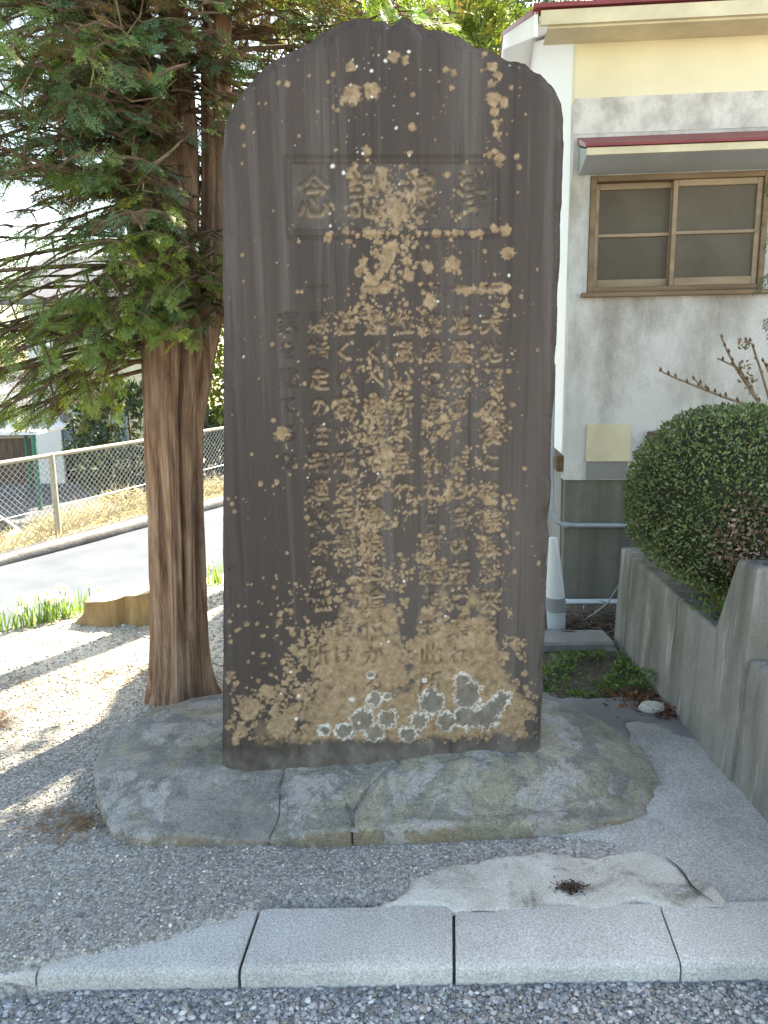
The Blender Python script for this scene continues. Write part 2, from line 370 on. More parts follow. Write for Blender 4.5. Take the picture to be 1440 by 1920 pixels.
# pebbles: loose gravel, real stones joined into one mass per zone
def ico():
    t = (1 + 5 ** .5) / 2
    v = np.array([(-1, t, 0), (1, t, 0), (-1, -t, 0), (1, -t, 0), (0, -1, t), (0, 1, t), (0, -1, -t), (0, 1, -t), (t, 0, -1), (t, 0, 1), (-t, 0, -1), (-t, 0, 1)], float)
    f = np.array([(0, 11, 5), (0, 5, 1), (0, 1, 7), (0, 7, 10), (0, 10, 11), (1, 5, 9), (5, 11, 4), (11, 10, 2), (10, 7, 6), (7, 1, 8), (3, 9, 4), (3, 4, 2), (3, 2, 6), (3, 6, 8), (3, 8, 9), (4, 9, 5), (2, 4, 11), (6, 2, 10), (8, 6, 7), (9, 8, 1)])
    return v / np.linalg.norm(v[0]), f
ICV, ICF = ico()
OCV = np.array([(1, 0, 0), (-1, 0, 0), (0, 1, 0), (0, -1, 0), (0, 0, 1), (0, 0, -1)], float); OCF = np.array([(0, 2, 4), (2, 1, 4), (1, 3, 4), (3, 0, 4), (2, 0, 5), (1, 2, 5), (3, 1, 5), (0, 3, 5)])
def pebbles(name, P, rad, cols, label, m='pebble', flat=.6, parent=None, fine=False):
    ICV, ICF = (OCV * 1.15, OCF) if fine else ico(); nv_ = len(ICV); n = len(P); q = rng.normal(size=(n, 3)); D, S, N = basis(q)
    # flattened stones: squash along the world vertical after random rotation
    pr = ICV[None] * (1 + .28 * rng.normal(size=(n, nv_, 1)))
    pr = pr * np.stack([np.ones(n), rng.uniform(.6, .95, n), rng.uniform(.45, .8, n)], -1)[:, None]
    V = rad[:, None, None] * (pr[..., 0:1] * D[:, None] + pr[..., 1:2] * S[:, None] + pr[..., 2:3] * N[:, None])
    V[..., 2] *= flat; V = V + P[:, None]
    f = (ICF[None] + (np.arange(n) * nv_)[:, None, None]).reshape(-1, 3)
    o = build(name, V.reshape(-1, 3), f, M[m], parent, smooth=True, cols={'tint': np.repeat(cols, nv_, 0)})
    return tag(o, label, 'gravel', kind='stuff') if parent is None else o
PAL = np.array([(.2, .215, .24), (.25, .26, .275), (.32, .325, .33), (.14, .15, .17), (.4, .4, .39), (.27, .24, .2), (.55, .54, .52), (.2, .19, .175), (.22, .24, .235)])
def palcols(n, p, s=1.): 
    c = PAL[rng.choice(len(PAL), n, p=np.array(p) / sum(p))]; return np.clip(c * rng.uniform(.75, 1.25, (n, 1)) * s, .02, .75)
def zone(x0, x1, y0, y1, n, r0, r1, p, name, label, keep=None, s=1., up=.35, sun_tone=None, fine=False):
    X = rng.uniform(x0, x1, n); Y = rng.uniform(y0, y1, n)
    if keep is not None: k = keep(X, Y); X, Y = X[k], Y[k]
    n = len(X); r = r0 * (r1 / r0) ** (rng.uniform(0, 1, n) ** 1.8); Z = ground_h(X, Y) + r * up
    c = palcols(n, p, s)
    if sun_tone is not None: t_ = sun_tone(X, Y)[:, None]; c = c * (1 - t_) + (np.array((.48, .43, .36)) * rng.uniform(.75, 1.2, (n, 1))) * t_  # sun glare painted into the pebbles: blended to pale tan in the lit zone
    return pebbles(name, np.stack([X, Y, Z], -1), r, c, label, fine=fine)
zone(-1.5, 1.5, 1.33, 1.665, 29000, .0035, .011, (3, 4, 4, 2, 3, 1.4, 1.2, 1, 2), 'front_gravel', 'loose blue grey pea gravel in front of the concrete kerb', lambda X, Y: (Y < 1.628 + .012 * rng.uniform(size=len(X))) & ~((X < -.8) & (Y > 1.62)))
def keepleft(X, Y):
    b = np.interp(X, [-1.5, -1.1, -.95, -.87, -.78, -.6, -.42, -.33], [1.56, 1.622, 1.645, 1.662, 1.685, 1.73, 1.80, 1.88])
    plinth = (X > -1.0) & (Y > 2.16) & (Y < 2.9) & (X > -.78 - (Y - 2.1) * .55)
    right = X > np.interp(Y, [1.85, 1.95, 2.05, 2.15], [-.05, .05, .25, .75])
    return (Y > b) & ~plinth & ~right
zone(-2.2, .8, 1.5, 3.5, 44000, .0026, .0068, (2, 4, 4, 1, 1.6, 2.4, .5, 2.2, 2), 'yard_gravel', 'dusty grey gravel around the plinth and under the tree, tinted paler where the sun falls', keepleft, np.array([1.42, 1.33, 1.22]), sun_tone=lambda X, Y: sstep(2.75, 3.2, Y + .12 * X), fine=True)
zone(-3.2, -.2, 3.2, 4.9, 9000, .004, .011, (1, 2, 3, 1, 3, 3, 2, 3, 1), 'sunny_gravel', 'sparse pale gravel on the sunlit soil behind the tree', lambda X, Y: Y < 4.1 + (X + 2.16) * 1.1, 1.55, fine=True)

# road, its rounded asphalt kerb
def strip(name, pts_a, pts_b, z, m, nseg=24, parent=None, kind='structure'):
    A = np.array(pts_a, float); B = np.array(pts_b, float); V = []
    for i in range(nseg + 1):
        t = i / nseg; a = A[0] + (A[1] - A[0]) * t; b = B[0] + (B[1] - B[0]) * t
        for j in range(9): p = a + (b - a) * j / 8; V.append((p[0], p[1], z + .006 * vnoise(np.array([p[0] * 2, p[1] * 2, 0.]), 4)))
    o = build(name, np.array(V), gridfaces(9, nseg + 1), m, parent, smooth=True)
    return tag(o, kind=kind) if kind else o
near = [np.array([-5.2, .66]), np.array([2.0, 8.85])]; farr = [KA - KU * 5.5, KA + KU * 9]
strip('road', near, farr, .022, M['road'], 60)
kp = []; kr = []
for i in range(90):
    u = -5 + i * .13; p = KA + KU * u + KN * .06; wob = .006 * vnoise(np.array([u * 5, 0, 0.]), 9)
    kp.append((p[0] + wob, p[1], .035 + wob)); kr.append(.078 + .01 * vnoise(np.array([u * 3.1, 4, 0.]), 2))
v, f = tube(kp, kr, 14)
M['akerb'] = simple('tarred kerb', (.085, .09, .105), (.03, .033, .04), 7, rough=.6, bump=.5, bscale=40, bdist=.01, spec=.5)
tag(build('asphalt_kerb', v, f, M['akerb'], smooth=True), kind='structure')

# concrete kerb stones
kerb = bpy.data.objects.new('kerb', None); link(kerb); kerb.location = (0, 1.74, 0); tag(kerb, kind='structure')
def kerbstone(xa0, xa1, xb0, xb1, dz=0.):
    """front edge x from xa0..xa1 at y=1.635, back edge xb0..xb1 at y=1.855; chamfered top edges"""
    n = 26; prof = [(1.641, -.1), (1.637, .034), (1.640, .041), (1.647, .0475), (1.656, .0498), (1.67, .0505), (1.76, .052), (1.842, .0535), (1.849, .051), (1.854, .045), (1.856, -.1)]
    V = []; e = .0012
    for i in range(n + 1):
        t = i / n; te = min(1, max(0, (t - 0) * 1))
        edge = 0.
        if i in (0, n): edge = .004
        for (y, z) in prof:
            s = (y - 1.636) / .22; a = xa0 + (xb0 - xa0) * s + e; b = xa1 + (xb1 - xa1) * s - e; x = a + (b - a) * te
            nz = .0012 * fbm(np.array([x * 30, y * 30, 1.]), 3, 8); V.append((x, y + nz, z + dz + (nz if z > 0 else 0) - (edge if z > 0 else 0)))
    m = len(prof); Fc = [tuple(int(q) for q in r) for r in gridfaces(m, n + 1)] + [tuple(range(m)), tuple(range(n * m + m - 1, n * m - 1, -1))]
    Fc = [tuple(reversed(q)) for q in Fc]
    return build('kerb_stone', V, Fc, M['kerb'], kerb, autosmooth=30)
kerbstone(-1.5, -.869, -1.5, -.867, -.004); kerbstone(-.865, -.374, -.863, -.355); kerbstone(-.368, .151, -.349, .170, .001)
kerbstone(.157, .707, .176, .728, -.001); kerbstone(.709, 1.3, .730, 1.3, .001)
v, f = box(-1.4, 1.3, 1.65, 1.845, -.05, .036); build('joint_grit', v, f, M['soil0'], kerb)
# dark grit in the joints of the kerb
# apron right of the plinth, and the mortar patch between plinth and kerb
def patch(name, poly, z, m, step=.02, edge=.03, parent=None, seed=1, kind='structure', zf=None, jag=.02):
    """sheet over an irregular polygon, edge feathered down"""
    P = np.array(poly, float); x0, y0 = P.min(0) - .02; x1, y1 = P.max(0) + .02
    xs = np.arange(x0, x1 + step, step); ys = np.arange(y0, y1 + step, step); X, Y = np.meshgrid(xs, ys)
    ins = np.zeros(X.shape, bool); dist = np.full(X.shape, 9.); n = len(P)
    for i in range(n):
        a, b = P[i], P[(i + 1) % n]; c = ((a[1] > Y) != (b[1] > Y)); xi = (b[0] - a[0]) * (Y - a[1]) / (b[1] - a[1] + 1e-12) + a[0]; ins ^= c & (X < xi)
        ab = b - a; t = np.clip(((X - a[0]) * ab[0] + (Y - a[1]) * ab[1]) / (ab @ ab), 0, 1); dist = np.minimum(dist, np.hypot(X - a[0] - t * ab[0], Y - a[1] - t * ab[1]))
    sd = np.where(ins, dist, -dist) + jag * fbm(np.stack([X * 9, Y * 9, X * 0], -1), 4, seed)
    Z = z + .0022 * fbm(np.stack([X * 9, Y * 9, X * 0], -1), 4, seed + 3) - .034 * (1 - sstep(-.03, edge, sd))
    if zf is not None: Z = Z + zf(X, Y)
    keep = sd > -.045; f = gridfaces(len(xs), len(ys)); f = f[keep.reshape(-1)[f].all(1)]
    V = np.stack([X, Y, Z], -1).reshape(-1, 3); u = np.unique(f); mp = np.zeros(len(V), int); mp[u] = np.arange(len(u))
    o = build(name, V[u], mp[f], m, parent, smooth=True)
    return tag(o, kind=kind) if kind else o
patch('apron', [(.5, 1.845), (1.3, 1.845), (1.3, 2.6), (1.25, 3.1), (.95, 3.12), (.5, 3.2), (.3, 2.9), (.3, 2.2), (.7, 2.12)], .056, M['apron'], .02, .03, seed=4, jag=.015)
patch('asphalt_strip', [(.3, 2.75), (.62, 2.72), (.95, 2.74), (1.0, 2.85), (1.25, 2.72), (1.25, 3.1), (.95, 3.13), (.5, 3.2), (.3, 3.0)], .0605, M['asphalt'], .016, .02, seed=14, jag=.08)
patch('mortar_patch', [(-.04, 1.845), (.02, 1.90), (.06, 1.95), (.2, 2.01), (.42, 2.05), (.62, 2.04), (.76, 2.07), (.82, 2.02), (.86, 1.95), (.9, 1.845)], .0575, M['mortar'], .008, .003, seed=9, jag=.05)
crk = [atz(*p, .0635) for p in [(1248, 1608), (1268, 1622), (1284, 1640), (1296, 1660), (1310, 1672), (1336, 1690)]]
cV = []; cF = []
for i, p in enumerate(crk):
    hw = .0035 * (1 - abs(i - 2.5) / 3.5); cV += [p + np.array([-hw, -hw, 0]), p + np.array([hw, hw, 0])]
    if i: cF.append((2 * i - 2, 2 * i - 1, 2 * i + 1, 2 * i))
tag(build('pavement_crack', cV, cF, M['black']), kind='structure')

# ------------------------------------------------------------------ stone plinth
pl = thing('stone_plinth', 'broad grey natural stone base under the carved stele, cracked into three stones', 'plinth', (0, 2.5, 0.02))
def plin_h(x, y, seed):
    yf = np.interp(x, [-.9, -.4, .4, .75, .95], [2.12, 2.125, 2.165, 2.2, 2.35])
    h = .088 + .072 * sstep(-.01, .27, y - yf) - .03 * sstep(-.75, -1.05, x) + .045 * np.exp(-((x - .3) / .36) ** 2) * sstep(.02, .2, y - yf) - .055 * sstep(.6, .97, x)
    seed = 31
    r = 1 - np.abs(fbm(np.stack([x * 2.6 + y * 3.1, y * 8 - x * 2.6, x * 0], -1), 5, seed + 5)) * 2
    terr = fbm(np.stack([x * 2.7 - y * 1.4, y * 4.6 + x * 1.6, x * 0], -1), 5, seed + 7) * 4; terr = np.floor(terr) + sstep(.3, .55, terr - np.floor(terr))
    return h + .004 * 0 * y + .012 * r + .005 * terr + .012 * fbm(np.stack([x * 3.2, y * 3.2, x * 0], -1), 3, seed) + .006 * fbm(np.stack([x * 17, y * 17, x * 0], -1), 4, seed + 2)
def stone(poly, tint, seed, name='stone'):
    P = np.array(poly, float); c = P.mean(0); n = 200; ang = np.linspace(0, 2 * math.pi, n, endpoint=False); rr = np.zeros(n); m = len(P)
    for i, a in enumerate(ang):
        d = np.array([math.cos(a), math.sin(a)]); best = 0
        for k in range(m):
            p, q = P[k] - c, P[(k + 1) % m] - c; e = q - p; det = d[0] * (-e[1]) + e[0] * d[1]
            if abs(det) < 1e-9: continue
            t = (p[0] * (-e[1]) + e[0] * p[1]) / det; s = (d[0] * p[1] - d[1] * p[0]) / det
            if t > 0 and -1e-6 <= s <= 1 + 1e-6: best = max(best, t)
        rr[i] = best
    rr += .007 * fbm(np.stack([np.cos(ang) * 5, np.sin(ang) * 5, ang * 0], -1), 5, seed)
    V = []; rings = list(np.linspace(.02, 1, 44)); mins = np.full(n, .0)
    ins = .03
    for q in rings: V.append((np.maximum(rr - ins, .02) * q, 0., 0))
    for dr, dz in ((.018, .001), (.009, .003), (.004, .007), (.0, .015), (-.002, .03), (-.001, .06), (.012, .16)): V.append((rr - dr, dz, 1))
    out = []
    for r, dz, e in V:
        x = c[0] + np.cos(ang) * r; y = c[1] + np.sin(ang) * r; xr = c[0] + np.cos(ang) * np.minimum(r, rr - .02); yr = c[1] + np.sin(ang) * np.minimum(r, rr - .02); out.append(np.stack([x, y, plin_h(xr, yr, seed) - dz], -1))
    J = len(out); V = np.concatenate(out); f = [(j * n + k, (j + 1) * n + k, (j + 1) * n + (k + 1) % n, j * n + (k + 1) % n) for j in range(J - 1) for k in range(n)]; f.append(tuple(range(n)))
    nz = fbm(V * 6, 4, seed + 9)[:, None]; rim = np.repeat([float(z > .01) for _, z, _ in [(0, 0, 0)] * 44 + [(0, q, 0) for q in (.001, .003, .007, .015, .031, .06, .16)]], n)[:, None]
    low = np.maximum(sstep(.075, .03, V[:, 2])[:, None], rim * .75) * (V[:, 1:2] < c[1])
    tc = np.array(tint) * (1 + .3 * nz); tc = tc * (1 - .7 * low) + np.array((.2, .14, .075)) * .7 * low
    return build(name, V, f, M['rock'], pl, smooth=True, cols={'tint': np.clip(tc, .02, .8)})
stone([(-1.06, 2.74), (-1.03, 2.5), (-.96, 2.32), (-.86, 2.17), (-.78, 2.115), (-.55, 2.112), (-.369, 2.122), (-.343, 2.2), (-.353, 2.3), (-.34, 2.45), (-.37, 2.85), (-.62, 3.02), (-.9, 2.95)], (.235, .225, .205), 31)
stone([(-.366, 2.124), (-.113, 2.134), (-.119, 2.2), (-.079, 2.268), (-.014, 2.336), (.065, 2.42), (.06, 2.85), (-.36, 2.85), (-.342, 2.45), (-.352, 2.3), (-.342, 2.2)], (.23, .225, .19), 47)
stone([(-.108, 2.135), (.2, 2.148), (.38, 2.158), (.62, 2.18), (.74, 2.21), (.86, 2.265), (.94, 2.33), (.955, 2.40), (.93, 2.52), (.9, 2.68), (.82, 2.8), (.5, 2.88), (.07, 2.85), (.07, 2.42), (-.01, 2.333), (-.075, 2.262), (-.115, 2.195)], (.29, .27, .205), 58)
v, f = box(-.5, .5, 2.3, 2.7, -.02, .125, .01); build('mortar_bed', v, f, M['slab'], pl)
v, f = box(-.6, .4, 2.165, 2.299, -.02, .088, .01); build('mortar_joint', v, f, M['slab'], pl)
for cl in ([(-.368, 2.118), (-.345, 2.2), (-.355, 2.3), (-.342, 2.45)], [(-.11, 2.13), (-.117, 2.2), (-.077, 2.265), (-.012, 2.335), (.067, 2.42)]):
    cl = np.array(cl); tt = np.linspace(0, len(cl) - 1, 30); cx_ = np.interp(tt, range(len(cl)), cl[:, 0]); cy_ = np.interp(tt, range(len(cl)), cl[:, 1]); RV = []
    for a_, b_ in zip(cx_, cy_):
        for o_ in (-.02, .02): RV.append((a_ + o_, b_ - o_ * .3, float(plin_h(np.array([a_]), np.array([b_]), 31)[0]) - .011))
    build('joint_filling', np.array(RV), gridfaces(2, 30), M['slab'], pl, smooth=True)

# ------------------------------------------------------------------ the stele
B0 = np.array([-.55, 2.356, 0]); B1 = np.array([.523, 2.416, 0]); TU = (B1 - B0) / np.linalg.norm(B1 - B0); TN = np.array([-TU[1], TU[0], 0])
def s2(px, py): q = onplane(px, py, B0, TN); return np.array([np.dot(q - B0, TU), q[2]])
RES = .0015; SX0, SZ0 = -.02, .10; RW, RH = int(1.16 / RES), int(2.40 / RES)
rc = lambda s, z: ((s - SX0) / RES, (z - SZ0) / RES)
glyph = np.zeros((RH, RW), np.float32)
fc = bpy.data.curves.new('inscription', 'FONT'); fc.resolution_u = 3; fo = bpy.data.objects.new('inscription', fc); COL.objects.link(fo)
_gc = {}
def glyph_tris(ch):
    if ch not in _gc:
        fc.body = ch; bpy.context.view_layer.update()
        me = bpy.data.meshes.new_from_object(fo.evaluated_get(bpy.context.evaluated_depsgraph_get()))
        me.calc_loop_triangles(); v = np.array([p.co[:2] for p in me.vertices]); t = np.array([q.vertices for q in me.loop_triangles])
        bpy.data.meshes.remove(me); _gc[ch] = (v, t)
    return _gc[ch]
def raster(V, T, img):
    for t in T:
        p = V[t]; x0, y0 = np.floor(p.min(0)).astype(int); x1, y1 = np.ceil(p.max(0)).astype(int) + 1
        x0, y0 = max(x0, 0), max(y0, 0); x1, y1 = min(x1, RW), min(y1, RH)
        if x1 <= x0 or y1 <= y0: continue
        gx_, gy_ = np.meshgrid(np.arange(x0, x1) + .5, np.arange(y0, y1) + .5)
        a, b, c = p; den = (b[1] - c[1]) * (a[0] - c[0]) + (c[0] - b[0]) * (a[1] - c[1])
        if abs(den) < 1e-9: continue
        l1 = ((b[1] - c[1]) * (gx_ - c[0]) + (c[0] - b[0]) * (gy_ - c[1])) / den; l2 = ((c[1] - a[1]) * (gx_ - c[0]) + (a[0] - c[0]) * (gy_ - c[1])) / den
        img[y0:y1, x0:x1] = np.maximum(img[y0:y1, x0:x1], ((l1 >= -.02) & (l2 >= -.02) & (l1 + l2 <= 1.02)).astype(np.float32))
def put(ch, px, py, hpx, wfac=1., slant=.0):
    v, t = glyph_tris(ch)
    if not len(t): return
    c = s2(px, py); size = abs(s2(px, py - hpx / 2)[1] - s2(px, py + hpx / 2)[1])
    em = v - np.array([.5, .36]); q = em.copy(); rot = random.uniform(-.04, .04)
    q[:, 1] += .06 * q[:, 0]            # brush slope, right side a little higher
    q = q + .02 * np.stack([vnoise(np.stack([v[:, 0] * 3, v[:, 1] * 3, v[:, 0] * 0 + px + py], -1), 1), vnoise(np.stack([v[:, 0] * 3, v[:, 1] * 3, v[:, 0] * 0 + px - py], -1), 2)], -1)
    q = q @ np.array([[math.cos(rot), math.sin(rot)], [-math.sin(rot), math.cos(rot)]])
    s = c[0] + q[:, 0] * size * wfac; z = c[1] + q[:, 1] * size
    X, Z = rc(s, z); raster(np.stack([X, Z], -1), t, glyph)
COLS = [(922, 1, '大地震の後には津浪が来る'), (862, 1, '地震があつたら高い所に集れ'), (810, 1, '津浪に追はれたら何處でも此所'), (757, 0, '位高い所へ登れ'),
        (702, 1, '遠くへ逃げては津浪に追付かる'), (645, 0, '近くの高い所を用意して置け'), (597, 1, '縣指定の住宅適地より低い所へ'), (540, 0, '家を建てるな')]
for cx, bullet, txt in COLS:
    drift = -.006 * (cx - 620) / 300
    if bullet: put('一', cx, 539, 46, 1.0)
    for k, ch in enumerate(txt): put(ch, cx + (k * 52) * drift * 1.0, 605 + k * 52, 44 if ord(ch) > 0x4000 else 37, 1.0)
title = [('津', 887), ('浪', 790), ('記', 683), ('念', 590)]
for ch, x in title: put(ch, x, 364, 96, .72)
bpy.data.objects.remove(fo); bpy.data.curves.remove(fc)
def blur(a, r):
    k = 2 * r + 1
    for ax in (0, 1):
        c = np.cumsum(np.pad(a, [(r + 1, r) if q == ax else (0, 0) for q in (0, 1)], mode='edge'), axis=ax)
        a = (np.take(c, np.arange(k, c.shape[ax]), ax) - np.take(c, np.arange(0, c.shape[ax] - k), ax)) / k
    return a.astype(np.float32)
RS, RZ = np.meshgrid(SX0 + (np.arange(RW) + .5) * RES, SZ0 + (np.arange(RH) + .5) * RES)
n1 = fbm(np.stack([RS * 16, RZ * 16, RS * 0], -1), 4, 61).astype(np.float32)
n3 = vnoise(np.stack([RS * 170, RZ * 170, RS * 0], -1), 73).astype(np.float32)
n2 = fbm(np.stack([RS * 60, RZ * 60, RS * 0], -1), 3, 71).astype(np.float32)
# sunken title panel with an outer groove
pa, pb = s2(549, 432), s2(926, 304); qa, qb = s2(536, 449), s2(938, 291)
inpan = (sstep(pa[0], pa[0] + .004, RS) * sstep(pb[0], pb[0] - .004, RS) * sstep(pa[1], pa[1] + .004, RZ) * sstep(pb[1], pb[1] - .004, RZ))
def frame(a, b, wd): 
    o = (RS > a[0]) & (RS < b[0]) & (RZ > a[1]) & (RZ < b[1]); i = (RS > a[0] + wd) & (RS < b[0] - wd) & (RZ > a[1] + wd) & (RZ < b[1] - wd); return (o & ~i).astype(np.float32)
groove = blur(frame(qa, qb, .007), 1)
gl = blur((blur(glyph, 2) > .42).astype(np.float32), 1); glw = blur(glyph, 5)
deep = .0055 * gl * np.clip(1 + .9 * n1 + .5 * n2, .15, 2) + .005 * inpan + .005 * groove
# lichen: ochre spots gather round the carving and along the foot
och = np.zeros((RH, RW), np.float32); gry = np.zeros_like(och); wht = np.zeros_like(och)
def spot(img, s, z, r, soft=.35, ring=False):
    X, Z = rc(s, z); R = r / RES; x0, x1 = int(max(X - 1.5 * R - 2, 0)), int(min(X + 1.5 * R + 3, RW)); y0, y1 = int(max(Z - 1.5 * R - 2, 0)), int(min(Z + 1.5 * R + 3, RH))
    if x1 <= x0 or y1 <= y0: return
    yy, xx = np.mgrid[y0:y1, x0:x1]; d = np.hypot(xx - X, (yy - Z)) / R + .38 * n1[y0:y1, x0:x1] + .5 * n2[y0:y1, x0:x1] + .3 * n3[y0:y1, x0:x1]
    v = np.clip((1 - d) / soft, 0, 1)
    if ring: v = np.clip((1 - np.abs(d - .93) / .11) * 1.4, 0, 1) * (.35 + .65 * (n2[y0:y1, x0:x1] > -.15))
    img[y0:y1, x0:x1] = np.maximum(img[y0:y1, x0:x1], v)
def density(px, py):
    d = .02
    def g(x, w): return math.exp(-((px - x) / w) ** 2)
    if 300 < py < 1110:
        up = sstep(300, 420, py)
        d += (1.0 * g(705, 48) + .5 * g(830, 40) * sstep(520, 700, py) + .75 * g(925, 26) * sstep(480, 620, py) + .35 * g(868, 30) + .35 * g(760, 40)) * (.35 + .65 * up) + .14 * g(610, 60) * sstep(500, 600, py)
        d *= .55 + .75 * sstep(700, 1000, py)
    if py <= 300: d += .10 * g(930, 26) + .03 * g(690, 80)
    if py > 1050:
        b = sstep(1080, 1250, py) * (g(640, 90) + g(760, 160) + .9 * g(880, 90)) + .55 * sstep(1180, 1330, py) * g(500, 80) + .09 * g(560, 130) + .45 * g(990, 40) * sstep(1270, 1330, py)
        d = max(d, min(b, 1.1)) * (1 - sstep(1375, 1400, py))
    return d
N_TRY = 80000
clus = fbm(np.stack([RS[::8, ::8] * 22, RZ[::8, ::8] * 14, RS[::8, ::8] * 0], -1), 3, 66)
for _ in range(N_TRY):
    px, py = random.uniform(425, 1010), random.uniform(90, 1400); d = density(px, py); s, z = s2(px, py)
    X, Z = rc(s, z); zi = int(min(RH - 1, max(0, Z + 5))); xi_ = int(min(RW - 1, max(0, X))); near_ = glw[zi, xi_]; cl = clus[min(zi // 8, clus.shape[0] - 1), min(xi_ // 8, clus.shape[1] - 1)]
    d *= (.6 + 1.9 * near_) * max(0, .75 + 2.6 * cl) * (1.0 if py < 1080 else .8)
    if random.random() < d * .55: spot(och, s, z, 0.0022 + .0075 * random.random() ** 2.8 + (.002 if py > 1120 else 0))
for x, y, r in [(657, 180, 15), (699, 170, 12), (737, 108, 9), (758, 114, 7), (656, 125, 9), (925, 187, 12), (928, 210, 9), (930, 232, 9), (944, 195, 8), (925, 125, 10), (935, 140, 9), (923, 158, 8), (771, 238, 7), (687, 284, 7), (936, 298, 10),
                (848, 497, 14), (802, 502, 11), (808, 568, 11), (765, 518, 10), (762, 490, 9), (951, 474, 11), (735, 468, 13), (728, 485, 12), (722, 500, 9), (738, 458, 9), (680, 490, 9), (676, 505, 10), (690, 525, 9), (712, 515, 7), (528, 813, 15), (535, 818, 10), (862, 543, 8), (874, 544, 9), (888, 543, 8), (904, 541, 9), (918, 543, 6), (934, 540, 9), (947, 541, 8), (688, 540, 9), (703, 542, 10), (718, 541, 10), (730, 539, 6), (735, 385, 15), (752, 402, 16), (745, 412, 12), (712, 345, 15), (718, 322, 13), (662, 328, 11), (790, 355, 14), (775, 325, 9), (770, 372, 10), (690, 350, 9),
                (688, 436, 8), (700, 437, 9), (713, 436, 9), (726, 438, 8), (740, 436, 8), (784, 438, 6), (818, 437, 7), (840, 438, 7), (853, 437, 8), (866, 438, 6), (888, 438, 8), (900, 437, 7), (928, 430, 10), (945, 432, 10), (615, 445, 10), (500, 1300, 16), (470, 1330, 26), (520, 1365, 24), (450, 1370, 18), (545, 1340, 18), (962, 1208, 8)]:
    s, z = s2(x, y); spot(och, s, z, r / 560, .25)
# continuous ochre crust at the foot
pxs = np.array([430, 470, 560, 600, 640, 690, 730, 745, 765, 785, 800, 830, 870, 880, 905, 930, 955, 985]); tops = np.array([1310, 1345, 1300, 1240, 1130, 1090, 1110, 1150, 1250, 1160, 1110, 1130, 1150, 1090, 1110, 1200, 1260, 1330])
spx = np.array([s2(x, 1250)[0] for x in pxs]); zt = np.array([s2(700, y)[1] for y in tops])
topz = np.interp(RS, spx, zt) + .05 * n1 + .02 * n2; foot = s2(700, 1392)[1] + .02 * n1
inside = (RS > spx[1]) & (RS < spx[-1]) & (RZ > foot)
topz = topz + .09 * fbm(np.stack([RS * 26, RZ * 5, RS * 0], -1), 4, 68)
crust = np.clip((topz - RZ) / .06, 0, 1) * inside * np.clip(.55 + 1.7 * n1 + 1.1 * n2 + .5 * sstep(1250, 1330, 0) + .9 * np.clip((topz - RZ) / .2, 0, 1), 0, 1) * np.clip((RZ - foot) / .02, 0, 1)
crust *= np.interp(RS, [spx[1], spx[2], spx[3]], [.35, .7, 1])
och = np.maximum(och, crust); och *= np.clip(1.0 - 1.2 * gl * (n2 < .1) * .55, 0, 1)
colony = np.full((RH, RW), -1., np.float32)
for zx, zy, zr in [(590, 840, 48), (695, 840, 38), (640, 765, 30), (690, 755, 16), (865, 775, 50), (820, 850, 38), (775, 900, 34), (1015, 750, 56), (990, 690, 30), (930, 850, 40), (1080, 830, 56), (1145, 765, 38), (520, 890, 36), (440, 885, 24), (625, 668, 14), (1110, 800, 44), (1000, 840, 50), (640, 900, 34), (840, 690, 9), (550, 765, 9)]:
    s, z = s2(400 + zx / 2.118, 950 + zy / 2.118); r = zr / 2.118 / 560; d = np.hypot(RS - s, RZ - z) / r + .3 * n1 + .45 * n2 + .25 * n3; colony = np.maximum(colony, (1 - d) * r / .02)
gry = np.maximum(gry, np.clip(colony / .22, 0, 1) * (.82 + .35 * n2)).astype(np.float32)
wht = np.maximum(wht, np.clip(1 - np.abs(colony - .08) / .3, 0, 1) * np.clip(.95 + 1.3 * n2 + .8 * n1, 0, 1)).astype(np.float32)
# crust caught on the lower lips of the strokes
Uz = np.interp(RZ[:, :1], [.18, 1.46, 2.18], [1016, 1044, 1060]); UL = np.interp(RZ[:, :1], [.18, 1.63, 2.1], [0, .081, .1]); UR = np.interp(RZ[:, :1], [.18, 1.46, 2.18], [1.075, 1.09, 1.095])
PX = 417 + (RS - UL) / (UR - UL) * (Uz - 417); ty = np.arange(60, 1450, 10.); PY = np.interp(RZ, [s2(720, y)[1] for y in ty[::-1]], ty[::-1])
G = lambda x, wd: np.exp(-((PX - x) / wd) ** 2)
lipd = .3 + 1.0 * G(705, 55) + .8 * G(925, 34) * sstep(500, 600, PY) + .55 * G(812, 30) + .6 * G(862, 30) + .5 * G(645, 32) + .45 * G(597, 26) + .5 * G(757, 30)
lip = np.clip(np.roll(gl, -4, 0) * 1.0 - np.roll(gl, 2, 0) * .75, 0, 1); lip = blur(lip, 1)
och = np.maximum(och, np.clip(lip * 2.2 + gl * .15, 0, 1) * np.clip((lipd - .62 + 1.4 * n1 + .9 * n2) * 2.2, 0, 1) * .95)
gry = np.maximum(gry, (inpan * (.14 + .2 * n1)).astype(np.float32)); low_ = np.clip((s2(700, 1385)[1] - RZ + .035 * n1) / .05, 0, 1); gry = np.maximum(gry, low_ * np.clip(.45 + .5 * n1 + .2 * n2, 0, .8)); wht *= 1 - gry * .25
wht *= np.clip((RZ - s2(700, 1400)[1]) / .03, 0, 1)
for _ in range(150):
    px, py = random.uniform(430, 1000), random.uniform(100, 1400); s, z = s2(px, py)
    if random.random() < .25 + .9 * math.exp(-((px - 690) / 160) ** 2): spot(wht, s, z, .0012 + .0045 * random.random() ** 3, .5)
for _ in range(30):
    px, py = random.gauss(690, 60), random.uniform(90, 330); s, z = s2(px, py); spot(wht, s, z, .0015 + .006 * random.random() ** 2.5, .5)
